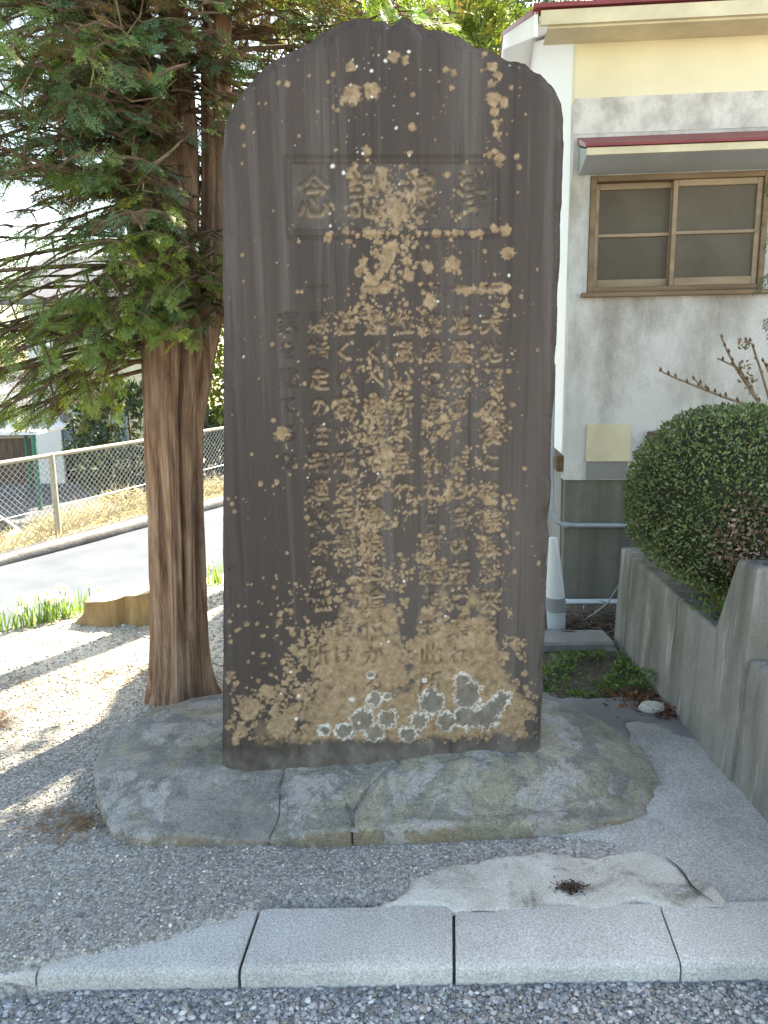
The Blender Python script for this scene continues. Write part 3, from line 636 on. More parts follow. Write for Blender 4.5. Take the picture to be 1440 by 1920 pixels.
deep = deep - .0008 * och - .0006 * wht
# outline: side lines and top profile, then a dense front sheet
Lp = [(416, 1443), (417, 1200), (418, 900), (418, 600), (416, 380), (414, 290), (418, 240)]; Rp = [(1016, 1417), (1024, 1150), (1036, 860), (1044, 700), (1052, 480), (1058, 300), (1061, 215)]
Ls = np.array([s2(*p) for p in Lp]); Rs = np.array([s2(*p) for p in Rp])
Tp = [(418, 240), (422, 222), (434, 205), (450, 183), (470, 150), (498, 121), (540, 98), (578, 76), (600, 58), (622, 46), (645, 38), (668, 31), (690, 33), (712, 38), (733, 42), (750, 29), (766, 27), (786, 38), (802, 48), (815, 45), (838, 55), (858, 62), (876, 72), (893, 84), (914, 88), (938, 99), (962, 112), (986, 119), (1004, 134), (1020, 140), (1034, 152), (1044, 168), (1048, 178), (1056, 190), (1061, 215)]
Ts = np.array([s2(*p) for p in Tp])
nu, nv = 395, 840; ZB = .09
def lx(z): return np.interp(z, Ls[:, 1], Ls[:, 0])
def rx_(z): return np.interp(z, Rs[:, 1], Rs[:, 0])
zr = 2.13; us = (Ts[:, 0] - lx(Ts[:, 1])) / (rx_(Ts[:, 1]) - lx(Ts[:, 1])); us = (us - us[0]) / (us[-1] - us[0])
U = np.linspace(0, 1, nu); U = .5 - .5 * np.cos(U * math.pi) * (1 - .0) if False else U
top = np.interp(U, us, Ts[:, 1]); top = top + .011 * fbm(np.stack([U * 34, U * 0, U * 0], -1), 4, 81)
Vv = np.linspace(0, 1, nv)[:, None]; Z = ZB + Vv * (top[None] - ZB); wob = lambda z, sd: .0035 * fbm(np.stack([z * 14, z * 0, z * 0], -1), 4, sd)
L_ = lx(Z) + wob(Z, 91); R2 = rx_(Z) + wob(Z, 92); S = L_ + (R2 - L_) * U[None]
def samp(a, S, Z):
    x, y = rc(S, Z); x = np.clip(x - .5, 0, RW - 1.01); y = np.clip(y - .5, 0, RH - 1.01); i = x.astype(int); j = y.astype(int); fx = x - i; fy = y - j
    return a[j, i] * (1 - fx) * (1 - fy) + a[j, i + 1] * fx * (1 - fy) + a[j + 1, i] * (1 - fx) * fy + a[j + 1, i + 1] * fx * fy
edge = np.minimum(np.minimum(S - L_, R2 - S), (top[None] - Z) * .7)
bev = .01 * (1 - sstep(0, .03, edge)) ** 1.5 + .012 * (1 - sstep(0, .05, edge)) * np.clip(fbm(np.stack([S * 12, Z * 12, S * 0], -1), 4, 95) + .2, 0, 1) * 2
off = samp(deep, S, Z) + bev + .0015 * fbm(np.stack([S * 3, Z * 3, S * 0], -1), 3, 96)
FP = B0[None, None] + S[..., None] * TU + off[..., None] * TN; FP[..., 2] = Z
lich = np.stack([samp(och, S, Z), samp(gry, S, Z), samp(wht, S, Z)], -1).reshape(-1, 3)
# sides and back: the rim loop swept to the back
gi = np.arange(nu * nv).reshape(nv, nu); loop = np.concatenate([gi[:, 0], gi[-1, 1:], gi[::-1, -1][1:]])
FV = FP.reshape(-1, 3); TH = .24; rim = FV[loop]; nl = len(loop); sw = []
for k, t in enumerate((.06, .14, .2, TH)):
    q = rim.copy(); q += TN * (t - .02); q[:, :3] += (.006 * fbm(q * 20, 3, 97 + k))[:, None] * np.array([1, 0, .6]); sw.append(q)
AV = np.concatenate([FV] + sw); fs = [gridfaces(nu, nv)]; prev = loop
for k in range(4):
    cur = len(FV) + k * nl + np.arange(nl); fs.append(np.stack([prev[:-1], cur[:-1], cur[1:], prev[1:]], -1)); prev = cur
h = nl // 2; bk = np.stack([prev[:h][:-1], prev[::-1][:h][:-1], prev[::-1][:h][1:], prev[:h][1:]], -1); fs.append(bk)
lich = np.concatenate([lich, np.zeros((4 * nl, 3))])
st = build('memorial_stele', AV, np.concatenate(fs), M['stele'], loc=(-.01, 2.5, .12), smooth=True, cols={'lichen': lich})
tag(st, 'tall dark slate memorial stone carved with columns of characters and blotched with ochre lichen', 'memorial')

# ------------------------------------------------------------------ the house
HA = R_(5); HT = np.array([math.cos(HA), -math.sin(HA), 0]); HN = np.array([math.sin(HA), math.cos(HA), 0]); HP0 = np.array([1.104, 4.60, 0.])
def hw(V):
    V = np.asarray(V, float); return HP0 + V[:, 0:1] * HT - V[:, 1:2] * HN + V[:, 2:3] * np.array([0, 0, 1.])
house = thing('house', 'low cream and white stucco house with a red edged roof behind the round shrub', 'house', HP0)
def hpart(name, VF, m, parent=None, **k):
    v, f = VF; f = [tuple(reversed(q)) for q in f] if isinstance(f, list) else f[:, ::-1]
    return build(name, hw(v), f, m, parent or house, **k)
def hbox(s0, s1, o0, o1, z0, z1, b=0.): return box(s0, s1, o0, o1, z0, z1, b)
# front wall with a real opening for the window
def holed(s0, s1, z0, z1, h, o, depth):
    S = [s0, h[0], h[1], s1]; Zs = [z0, h[2], h[3], z1]; V = []; Fc = []
    for oo in (o, o - depth):
        for z in Zs:
            for s in S: V.append((s, oo, z))
    g = lambda i, j, k: k * 16 + j * 4 + i
    for i in range(3):
        for j in range(3):
            if (i, j) == (1, 1): continue
            Fc.append((g(i, j, 0), g(i, j + 1, 0), g(i + 1, j + 1, 0), g(i + 1, j, 0))); Fc.append((g(i, j, 1), g(i + 1, j, 1), g(i + 1, j + 1, 1), g(i, j + 1, 1)))
    for a, b in (((1, 1), (2, 1)), ((2, 1), (2, 2)), ((2, 2), (1, 2)), ((1, 2), (1, 1))): Fc.append((g(*a, 0), g(*b, 0), g(*b, 1), g(*a, 1)))
    for a, b in (((0, 0), (3, 0)), ((3, 0), (3, 3)), ((3, 3), (0, 3)), ((0, 3), (0, 0))): Fc.append((g(*b, 0), g(*a, 0), g(*a, 1), g(*b, 1)))
    return np.array(V), Fc
WIN = (.078, 1.05, 1.868, 2.5)
hpart('front_wall', holed(-.02, 4.4, .785, 2.72, WIN, 0, .12), M['stucco'])
hpart('foundation', hbox(-.005, 4.4, -.14, -.018, -.2, .785), M['foundation'])
hpart('cement_band', hbox(-.022, 4.4, -.12, .003, 2.72, 2.903), M['band'])
hpart('upper_wall', hbox(-.021, 4.4, -.12, .001, 2.903, 3.31), M['cream'])
SL = math.tan(R_(18.6)); EO = .22; zr_ = lambda o: 3.262 + SL * (EO - o) if o >= -2.4 else 3.262 + SL * (EO + 2.4) - SL * (-2.4 - o)
gp = [(-.02, -.12, .93), (-.02, -4.8, .93), (-.02, -4.8, zr_(-4.8) - .08), (-.02, -2.4, zr_(-2.4) - .08), (-.02, -.12, zr_(-.12) - .08)]
hpart('gable_wall', prism(gp, np.array([0, 0, 0]), np.array([.1, 0, 0])), M['white'])
hpart('gable_foundation', hbox(-.012, .1, -4.7, -.145, -.2, .83), M['slab']); hpart('sill_beam', hbox(-.06, .1, -4.6, -.02, .832, .928, .004), M['beam'])
hpart('back_wall', hbox(.09, 4.4, -4.9, -4.8, -.2, 3.2), M['white']); hpart('end_wall', hbox(4.402, 4.5, -4.8, 0, -.2, 3.3), M['white'])
for o0, o1 in ((EO, -2.4), (-2.4, -5.02)):
    rp = [(-.25, o0, zr_(o0)), (-.25, o1, zr_(o1)), (-.25, o1, zr_(o1) - .02), (-.25, o0, zr_(o0) - .02)]
    hpart('roof_deck', prism([(a, b, c - .024) for a, b, c in rp[:2]] + [(a, b, c - .03) for a, b, c in rp[2:]], np.array([.004, 0, 0]), np.array([4.9, 0, 0])), M['white'])
    hpart('roof', prism(rp, np.array([0, 0, 0]), np.array([5., 0, 0])), M['red'])
    vb = [(-.25, o0, zr_(o0) - .005), (-.25, o1, zr_(o1) - .005), (-.25, o1, zr_(o1) - .12), (-.25, o0, zr_(o0) - .12)]
    hpart('verge_board', prism(vb, np.array([-.022, 0, 0]), np.array([-.002, 0, 0])), M['white'])
    vr = [(-.25, o0, zr_(o0) + .012), (-.25, o1, zr_(o1) + .012), (-.25, o1, zr_(o1) - .015), (-.25, o0, zr_(o0) - .015)]
    hpart('verge_trim', prism(vr, np.array([-.03, 0, 0]), np.array([.05, 0, 0])), M['red'])
hpart('fascia_board', hbox(-.24, 4.7, EO + .002, EO + .022, 3.188, 3.256), M['creamtrim']); hpart('eave_trim', hbox(-.278, 4.72, EO - .01, EO + .035, 3.266, 3.286), M['red'])
hpart('eave_soffit', hbox(-.2, 4.6, .004, EO, 3.176, 3.19), M['creamtrim'])
cp = [(-.0, 0.004, 2.7), (-.0, .29, 2.598), (-.0, .29, 2.585), (-.0, .275, 2.583), (-.0, .004, 2.67)]
hpart('canopy_roof', prism(cp, np.array([0, 0, 0]), np.array([4.3, 0, 0])), M['red'])
hpart('canopy_fascia', hbox(.008, 4.2, .262, .28, 2.545, 2.58), M['creamtrim'])
cs = [(.012, .261, 2.55), (.012, .261, 2.578), (.012, .006, 2.65), (.012, .006, 2.505)]
hpart('canopy_soffit', prism(cs, np.array([0, 0, 0]), np.array([4.2, 0, 0])), M['soffit'])
# sliding window: two sashes, each with a rail and two frosted panes
win = hpart('window', join([hbox(.08, .112, -.10, .012, 1.87, 2.498, .003), hbox(1.016, 1.048, -.10, .012, 1.87, 2.498, .003), hbox(.112, 1.016, -.10, .012, 2.468, 2.498, .003), hbox(.112, 1.016, -.10, .012, 1.87, 1.898, .003)]), M['wood'])
for a, b, o, mm in ((.113, .562, -.072, 'woodlight'), (.535, 1.015, -.034, 'woodlight')):
    lo = 1.899; hi = 2.467; mid = 2.185
    hpart('sash', join([hbox(a, a + .026, o, o + .03, lo, hi, .003), hbox(b - .03, b, o, o + .03, lo, hi, .003), hbox(a + .026, b - .03, o, o + .03, hi - .035, hi, .003), hbox(a + .026, b - .03, o, o + .03, lo, lo + .045, .003), hbox(a + .026, b - .03, o + .002, o + .028, mid - .008, mid + .01, .002)]), M[mm], win)
    hpart('pane', hbox(a + .024, b - .028, o + .011, o + .015, mid + .009, hi - .033), M['glass'], win); hpart('pane', hbox(a + .024, b - .028, o + .011, o + .015, lo + .043, mid - .007), M['glass'], win)
hpart('sill', hbox(.045, 1.09, -.01, .045, 1.843, 1.868, .004), M['wood'], win)
hpart('room_back', hbox(.02, 1.2, -.9, -.88, 1.6, 2.7), M['brownbox'], win)
hpart('utility_cover', hbox(.104, .361, .0, .014, .897, 1.12, .003), M['creamtrim']); hpart('wall_repair', hbox(.112, .352, .0, .004, .79, .893), M['slab'])
hpart('vent_box', hbox(.455, .56, .0, .05, .93, 1.075, .006), M['brownbox'])
# pipes by the corner
cpth = [(2.2, .0, .506), (.06, .0, .508), (-.02, .0, .512), (-.055, -.01, .53), (-.075, -.03, .57), (-.085, -.04, .64), (-.09, -.05, .9), (-.095, -.05, 1.47)]
cdt = thing('conduit_pipe', 'thin grey conduit pipe running along the dark foundation and up the house corner', 'pipe', hw([(0, 0, .2)])[0])
v, f = tube(hw([(a, b + .005, c) for a, b, c in cpth]), .015, 10); build('pipe', v, f, M['galv'], cdt, smooth=True)
for a, b, c in ((.0, .005, .51), (-.09, -.045, .95)):
    q = hw([(a - .02, b, c), (a + .02, b, c)]) if c < .8 else hw([(a, b, c - .02), (a, b, c + .02)])
    v, f = tube(q, .02, 12); build('coupling', v, f, M['galv'], cdt, autosmooth=40)
v, f = tube([(.905, 4.35, .0), (.915, 4.36, .5), (.925, 4.37, .9), (.93, 4.38, 1.05)], [.009, .009, .007, .005], 8)
tag(build('stay_rod', v, f, M['galv'], loc=(.92, 4.35, 0), smooth=True), 'thin grey rod standing behind the white tapered tube', 'rod')
gd_ = thing('tapered_tube', 'white tapered plastic guard tube with a grey taped band beside the house corner', 'tube', (.925, 4.0, 0))
def tl(x, y, z): return np.array([.925 + x, 4.0 + y, z])
for nm, pr, mm in (('foot', [(.043, -.05), (.046, 0), (.05, .14), (.05, .165)], 'pvcblue'), ('band', [(.052, .166), (.053, .175), (.053, .236), (.052, .243)], 'tape'), ('cone', [(.05, .244), (.047, .3), (.034, .44), (.0225, .565), (.021, .57), (.015, .572)], 'pvc')):
    v, f = lathe(pr, 24, (0, 0, 0)); v = v + np.stack([.925 - .06 * v[:, 2] + .006, 4.0 + 0 * v[:, 2], 0 * v[:, 2]], -1); build(nm, v, f, M[mm], gd_, autosmooth=35)
v, f = tube(hw([(-.12, .06, .03), (.2, .06, .035), (.8, .06, .04), (1.6, .06, .045)]), .026, 14)
tag(build('drain_pipe', v, f, M['pvcblue'], loc=hw([(0, .06, 0)])[0], smooth=True), 'white drain pipe lying along the foot of the foundation', 'pipe')
wp = [aty(1055, 1175, 4.2), aty(1085, 1168, 4.15), aty(1115, 1150, 4.1), aty(1140, 1130, 4.05), aty(1162, 1095, 4.0), aty(1185, 1070, 3.95)]
v, f = tube(wp, .004, 6); tag(build('loose_wire', v, f, M['galv'], loc=wp[0], smooth=True), 'thin pale wire curving up beside the retaining wall', 'wire')

# ------------------------------------------------------------------ retaining wall, step slab
rw = thing('retaining_wall', 'stained grey concrete planter wall with a tapered end post at the right edge', 'wall', (1.25, 2.9, 0))
def wallseg(y0, y1, xb, xt, xr, z1a, z1b, seed, ny=70, nz=26, name='wall_segment', m='retaining'):
    V = []; ys = np.linspace(y0, y1, ny)
    prof = [(0, -.1)] + [(k / nz, 0) for k in range(nz + 1)]
    for y in ys:
        zt = z1a + (z1b - z1a) * (y - y0) / (y1 - y0); row = []
        for k in range(nz): t = k / (nz - 1); row.append((xb + (xt - xb) * t, y, -.1 + (zt - .008 + .1) * t))
        row += [(xt + .007, y, zt - .001), (xt + .016, y, zt), (xt + .08, y, zt), (xr - .012, y, zt), (xr, y, zt - .012), (xr, y, -.1)]
        V += row
    V = np.array(V); nn = fbm(V * 7, 4, seed); V[:, 0] += .006 * nn; V[:, 2] += np.where(V[:, 2] > .2, .004 * nn, 0)
    m_ = nz + 6; f = [tuple(int(i) for i in q) for q in gridfaces(m_, ny)] + [tuple(range(m_)), tuple(range(ny * m_ - 1, (ny - 1) * m_ - 1, -1))]
    return build(name, V, f, M[m], rw, autosmooth=50)
wallseg(2.452, 3.82, 1.178, 1.205, 1.34, .515, .556, 3); wallseg(.9, 2.448, 1.186, 1.216, 1.34, .5, .503, 8)
pv = []
for x0, x1, y0, y1, z in ((1.202, 1.52, 2.446, 2.69, .47), (1.204, 1.52, 2.448, 2.685, .52), (1.226, 1.50, 2.462, 2.60, .80), (1.234, 1.495, 2.47, 2.592, .812), (1.27, 1.47, 2.497, 2.565, .812), (1.275, 1.465, 2.5, 2.56, .775)):
    pv += [(x0, y0, z), (x1, y0, z), (x1, y1, z), (x0, y1, z)]
pf = [(i * 4 + k, i * 4 + (k + 1) % 4, (i + 1) * 4 + (k + 1) % 4, (i + 1) * 4 + k) for i in range(5) for k in range(4)] + [(3, 2, 1, 0), (20, 21, 22, 23)]
build('end_post', pv, pf, M['retaining'], rw)
v, f = box(1.342, 2.6, 3.76, 3.85, -.1, .575, .008); build('return_wall', v, f, M['retaining'], rw)
X, Y = np.meshgrid(np.linspace(1.3, 2.7, 50), np.linspace(.9, 3.8, 90)); Z = .455 + .03 * fbm(np.stack([X * 4, Y * 4, X * 0], -1), 4, 5)
M['soil'] = simple('dark soil', (.09, .06, .04), (.04, .028, .02), 14, rough=.95, bump=.7, bscale=60)
tag(build('planter_soil', np.stack([X, Y, Z], -1).reshape(-1, 3), gridfaces(50, 90), M['soil'], smooth=True), kind='structure')
V = []
for (x, y) in ((.72, 3.72), (1.13, 3.70), (1.17, 3.90), (.7, 3.95)):
    V.append((x, y, 0))
v, f = box(.68, 1.165, 3.72, 3.93, -.06, .085, .012); v = v + .006 * fbm(v * 9, 3, 3)[:, None]
tag(build('concrete_slab', v, f, M['slab'], loc=(.92, 3.82, 0)), 'worn concrete slab lying behind the stele before the house', 'slab')
v, f = box(1.11, 1.19, 3.70, 3.80, -.02, .06, .02); v = v + .01 * fbm(v * 15, 3, 5)[:, None]
tag(build('small_block', v, f, M['slab'], loc=(1.15, 3.75, 0)), 'small pale concrete lump at the end of the slab', 'stone')

# ------------------------------------------------------------------ leaves and bushes
LEAF = np.array([(0, 0, 0), (.5, .28, .06), (1, 0, 0), (.5, -.28, .06)]); LEAFF = np.array([(0, 1, 2, 3)])
def hues(n, cols, p=None, var=.25):
    c = np.array(cols)[rng.choice(len(cols), n, p=p)]; return np.clip(c * rng.uniform(1 - var, 1 + var, (n, 1)), .005, .8)
def leafmass(name, P, D, size, cols, m, parent, label=None, cat=None, kind='stuff', proto=LEAF, pf=LEAFF):
    Dn, S, N = basis(D, rng.uniform(0, 6.28, len(P))); v, f = scatter(proto, pf, P, Dn, S, N, size)
    o = build(name, v, f, m, parent, cols={'tint': np.repeat(cols, len(proto), 0)}); 
    return tag(o, label, cat, None, kind)
def ellipsoid_leaves(n, c, r, thick=.1, seed=0, lump=.06):
    q = rng.normal(size=(n, 3)); q /= np.linalg.norm(q, axis=1)[:, None]
    rad = 1 - thick * rng.uniform(0, 1, n) ** 1.3 + lump * fbm(q * 2.6 + seed, 3, seed); return np.array(c) + q * rad[:, None] * np.array(r), q
def core(name, c, r, m, parent, k=.9, seed=3):
    v, f = lathe([(math.sin(a), -math.cos(a)) for a in np.linspace(.05, math.pi - .05, 20)], 28); nn = 1 + .06 * fbm(v * 2.6 + seed, 3, seed)
    return build(name, np.array(c) + v * nn[:, None] * np.array(r) * k, f, m, parent, smooth=True)
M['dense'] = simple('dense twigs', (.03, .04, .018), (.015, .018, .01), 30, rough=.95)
sh = thing('round_shrub', 'clipped dark green dome shaped shrub growing in the planter', 'shrub', (1.4, 3.02, .46))
SC_, SR = (1.40, 3.02, .945), (.425, .42, .375)
P, Q = ellipsoid_leaves(26000, SC_, SR, .11, 1, .09); D = Q * .7 + rng.normal(size=P.shape) * .55; D[:, 2] += .15
pal = [(.12, .165, .065), (.155, .195, .08), (.085, .125, .065), (.2, .23, .11), (.23, .18, .1)]
leafmass('foliage', P, D, rng.uniform(.011, .02, len(P)), hues(len(P), pal, [.35, .27, .22, .12, .04]) * (1 + .45 * fbm(P * 7, 3, 9))[:, None], M['shrub'], sh); core('inner_foliage', SC_, SR, M['dense'], sh, .9, 1)
v, f = joina([(tube([(1.4 + .03 * k, 3.02, .42), (1.4 + .08 * k, 3.02 + .04 * k, .7)], [.018, .01], 6)[0], gridfaces(2, 2) * 0 + np.array(tube([(0, 0, 0), (0, 0, 1)], .1, 6, False)[1][0])) for k in (0,)]) if False else (None, None)
q = rng.normal(size=(90, 3)); q[:, 2] = np.abs(q[:, 2]) * .8; q /= np.linalg.norm(q, axis=1)[:, None]; st_ = np.array(SC_) + q * np.array(SR) * .97; PL, DL = [], []
for a_, b_ in zip(st_, q):
    dd_ = b_ + rng.normal(size=3) * .35 + np.array([0, 0, .4]); dd_ /= np.linalg.norm(dd_)
    for k_ in range(7): PL.append(a_ + dd_ * k_ * .007); DL.append(dd_ * .5 + rng.normal(size=3) * .7)
leafmass('shoots', np.array(PL), np.array(DL), rng.uniform(.012, .02, len(PL)), hues(len(PL), [(.17, .22, .08), (.21, .25, .1), (.13, .17, .07)]), M['shrub'], sh)
sv, sf = join([tube([(1.4 + .02 * k, 3.0, .42), (1.4 + .07 * k, 3.0 + .03 * k, .75)], [.016, .01], 6) for k in (-2, 0, 2)]); build('stem', sv, sf, M['twig'], sh)
rs = thing('red_leaved_shrub', 'small reddish brown leaved shrub at the right edge beside the post', 'shrub', (1.4, 2.68, .46))
P, Q = ellipsoid_leaves(5200, (1.385, 2.72, .87), (.225, .19, .205), .35, 9, .12); D = Q * .6 + rng.normal(size=P.shape) * .7
leafmass('foliage', P, D, rng.uniform(.012, .024, len(P)), hues(len(P), [(.22, .125, .11), (.27, .175, .14), (.15, .12, .07), (.32, .23, .2), (.13, .15, .07)]), M['shrub'], rs); core('inner_foliage', (1.395, 2.70, .86), (.19, .17, .18), M['dense'], rs, .72, 9)
sv, sf = join([tube([(1.38 + .02 * k, 2.7, .42), (1.39 + .04 * k, 2.7, .75)], [.01, .007], 6) for k in (-1, 1)]); build('stem', sv, sf, M['twig'], rs)
# trailing clover-like weed on the planter rim
cw = thing('trailing_weed', 'bright green leafy weed hanging over the planter rim under the shrub', 'weed', (1.3, 2.86, .5))
P = np.stack([rng.normal(1.285, .035, 150), rng.normal(2.84, .05, 150), rng.uniform(.5, .63, 150)], -1); P[:, 2] = np.minimum(P[:, 2], .66 - abs(P[:, 0] - 1.28))
leafmass('foliage', P, rng.normal(size=P.shape) * .6 + np.array([-.5, -.6, -.1]), rng.uniform(.02, .036, 150), hues(150, [(.12, .2, .045), (.17, .26, .06), (.09, .16, .04)]), M['fol'], cw)
# bare budding branches behind the shrub
bb = thing('budding_branches', 'bare thin branches with buds and withered leaves above the round shrub', 'shrub', (1.55, 3.45, .46))
bl = [[(1440, 780), (1400, 760), (1340, 738), (1300, 722), (1260, 706), (1235, 694)], [(1445, 775), (1400, 758), (1350, 742), (1320, 728), (1300, 709)], [(1450, 790), (1415, 745), (1380, 690), (1362, 655), (1351, 628)],
      [(1455, 790), (1440, 740), (1425, 690), (1410, 645), (1396, 640)], [(1430, 770), (1405, 720), (1385, 690), (1345, 672)], [(1460, 760), (1442, 700), (1430, 672)]]
bs = np.array([(1.45, 3.42, .46)])
for i, b in enumerate(bl):
    yy = 3.38 + .05 * i; pts = [np.array([1.58 + .02 * i, yy + .03, .44]), np.array([1.64, yy + .01, .9])] + [aty(x, y, yy) for x, y in b]; v, f = tube(pts, np.linspace(.008, .0035, len(pts)), 6); br = build('branch', v, f, M['deadtwig'], bb, smooth=True)
    bv = []
    for q in range(3, len(pts)):
        for tt in (.3, .8):
            c = pts[q - 1] + (pts[q] - pts[q - 1]) * tt + rng.normal(size=3) * .004; vv, ff = tube([c, c + np.array([-.003, 0, .008]), c + np.array([-.005, 0, .02])], [.003, .0065, .001], 6); bv.append((vv, ff))
    v, f = join(bv); tag(build('buds', v, f, M['twig'], br), kind='stuff')
for px, py in ((1390, 645), (1395, 690), (1402, 715)):
    c = aty(px, py, 3.45); P = c + rng.normal(size=(22, 3)) * .014; leafmass('withered_leaves', P, rng.normal(size=P.shape), rng.uniform(.018, .032, 22), hues(22, [(.25, .16, .11), (.32, .22, .16), (.16, .17, .07)]), M['shrub'], bb, kind='stuff')

# ------------------------------------------------------------------ conifers
def spray_proto(n=9, w=.045, bend=.12, sub=True):
    V = []; Fc = []
    def blade(p, d, L, wd):
        s = np.array([-d[1], d[0], 0]); i = len(V); V.extend([p + d * L * .12 - s * wd * .85, p + d * L, p + d * L * .12 + s * wd * .85]); Fc.append((i, i + 1, i + 2))
    blade(np.array([0, 0, 0.]), np.array([1., 0, 0]), 1.0, w * .6)
    for k in range(n):
        t = .08 + .86 * k / n; sd = 1 if k % 2 else -1; L = (.5 * (1 - t) + .16) * (.8 + .4 * random.random()); a = R_(random.uniform(34, 52)) * sd; d = np.array([math.cos(a), math.sin(a), 0]); p = np.array([t, 0, 0])
        blade(p, d, L, w)
        if sub and L > .22:
            for u in (.35, .65):
                for s2_ in (1, -1): a2 = a + s2_ * R_(38); blade(p + d * L * u, np.array([math.cos(a2), math.sin(a2), 0]), L * .42, w * .8)
    V = np.array(V); V[:, 2] = -bend * (V[:, 0] ** 2 + 1.2 * V[:, 1] ** 2) + .03 * np.sin(V[:, 0] * 9 + V[:, 1] * 7); return V, np.array(Fc)
SPR = [spray_proto(11, .028), spray_proto(10, .031), spray_proto(13, .026)]; SPRC = [spray_proto(6, .1, .15, False)]
def sprays(name, P, D, size, cols, m, parent, protos):
    roll = rng.normal(0, .55, len(P)); Dn, S, N = basis(D, roll); vs_, fs_, cs_ = [], [], []; n = 0; which = rng.integers(0, len(protos), len(P))
    for i, (pv_, pf_) in enumerate(protos):
        k = which == i
        if not k.any(): continue
        v, f = scatter(pv_, pf_, P[k], Dn[k], S[k], N[k], size[k]); vs_.append(v); fs_.append(f + n); n += len(v); cs_.append(np.repeat(cols[k], len(pv_), 0))
    return tag(build(name, np.concatenate(vs_), np.concatenate(fs_), m, parent, cols={'tint': np.concatenate(cs_)}), kind='stuff')
tree = thing('cypress_tree', 'tall cypress with a fluted red brown double trunk just left of the stele', 'tree', (-.9, 3.2, 0))
def trunk(name, pts, seed, flut=.07, groove=None, n=200, rings=170, flare=0.):
    pts = np.array(pts, float); zt = pts[:, 2]; zz = np.linspace(zt[0], zt[-1], rings); th = np.linspace(0, 2 * math.pi, n, endpoint=False); V = []
    for z in zz:
        cx, cy, r = (np.interp(z, zt, pts[:, k]) for k in (0, 1, 3)); rr = np.full(n, r)
        tw = th + .25 * z; rr = rr * (1 + flut * np.sin(5 * tw + 1.2) + flut * .6 * np.sin(9 * tw + 2 + seed) + flut * .5 * np.sin(14 * tw - seed))
        if groove is not None:
            for ga, gw, gd2, z0, z1 in groove: dd = np.angle(np.exp(1j * (th - ga - .05 * math.sin(z * 3)))); rr = rr * (1 - gd2 * np.exp(-(dd / gw) ** 2) * float(sstep(z0, z0 + .3, z) * sstep(z1 + .2, z1, z)))
        if flare: fl = flare * math.exp(-max(z, 0) / .11); rr = rr * (1 + fl * (1 + .75 * np.sin(4 * th + .8) + .4 * np.sin(7 * th)))
        q = np.stack([np.cos(th) * 3.2, np.sin(th) * 3.2, np.full(n, z * 1.3)], -1); rr = rr * (1 + .09 * fbm(q, 4, seed) - .1 * np.abs(fbm(q * np.array([3.2, 3.2, .5]), 4, seed + 3)) + .05 * fbm(q * np.array([11, 11, 1.1]), 3, seed + 6))
        V.append(np.stack([cx + rr * np.cos(th), cy + rr * np.sin(th), np.full(n, z)], -1))
    V = np.concatenate(V); a = np.arange(n * rings).reshape(rings, n); b = np.roll(a, -1, 1); f = np.stack([a[:-1], b[:-1], b[1:], a[1:]], -1).reshape(-1, 4)
    return build(name, V, f, M['bark'], tree, smooth=True)
GV_ = -math.pi / 2 + .55
trunk('trunk', [(-.915, 3.2, -.1, .118), (-.912, 3.2, .1, .116), (-.89, 3.2, .5, .108), (-.872, 3.2, .9, .107), (-.855, 3.2, 1.3, .118), (-.825, 3.2, 1.58, .138), (-.83, 3.2, 1.8, .115), (-.83, 3.2, 2.0, .06), (-.83, 3.2, 2.1, .01)], 5, .05, [(GV_, .15, .42, .25, 1.9), (GV_ + .75, .12, .3, .45, 1.9), (GV_ - 1.0, .1, .12, .1, 1.2)], flare=.34, n=260, rings=220)
trunk('left_stem', [(-.855, 3.19, 1.5, .1), (-.85, 3.19, 1.75, .122), (-.85, 3.18, 2.05, .128), (-.87, 3.18, 2.25, .105), (-.91, 3.19, 2.45, .07), (-.93, 3.2, 3.2, .055), (-.9, 3.2, 5.0, .04), (-.85, 3.2, 7.4, .012)], 12, .07, [(GV_ - .2, .13, .2, 1.2, 4)], 90, 160)
trunk('right_stem', [(-.83, 3.2, 1.05, .05), (-.775, 3.21, 1.45, .075), (-.675, 3.25, 1.8, .066), (-.645, 3.26, 2.1, .062), (-.62, 3.28, 2.7, .055), (-.55, 3.3, 3.4, .045), (-.5, 3.35, 4.6, .03), (-.45, 3.4, 6.4, .01)], 19, .07, None, 80, 140)
trunk('middle_stem', [(-.80, 3.2, 2.0, .08), (-.775, 3.21, 2.25, .072), (-.76, 3.22, 2.6, .058), (-.78, 3.25, 3.2, .045), (-.8, 3.4, 4.2, .02)], 29, .07, None, 60, 90)
def ok_view(P):
    """the tree keeps clear of the stele face and of the open gap under its lowest boughs"""
    x, y, z = P[:, 0], P[:, 1], P[:, 2]; front = (y < 2.95) & (x / y > -.235) & ((z - CAMZ) / y < .32 + 1.2 * (x / y + .235)); below = (CAMZ - z) / np.maximum(y, .5) > np.where(x / y < -.33, .085, -.005); side = (y >= 2.95) & (x / y > .1); return ~front & ~below & ~side & (y > 1.75)
segs = []; SP, SD, SS, SCl = [], [], [], []; twv = []; GREEN = [(.14, .215, .1), (.12, .2, .12), (.165, .235, .07), (.2, .255, .07)]; BROWN = [(.13, .075, .04), (.17, .1, .055)]
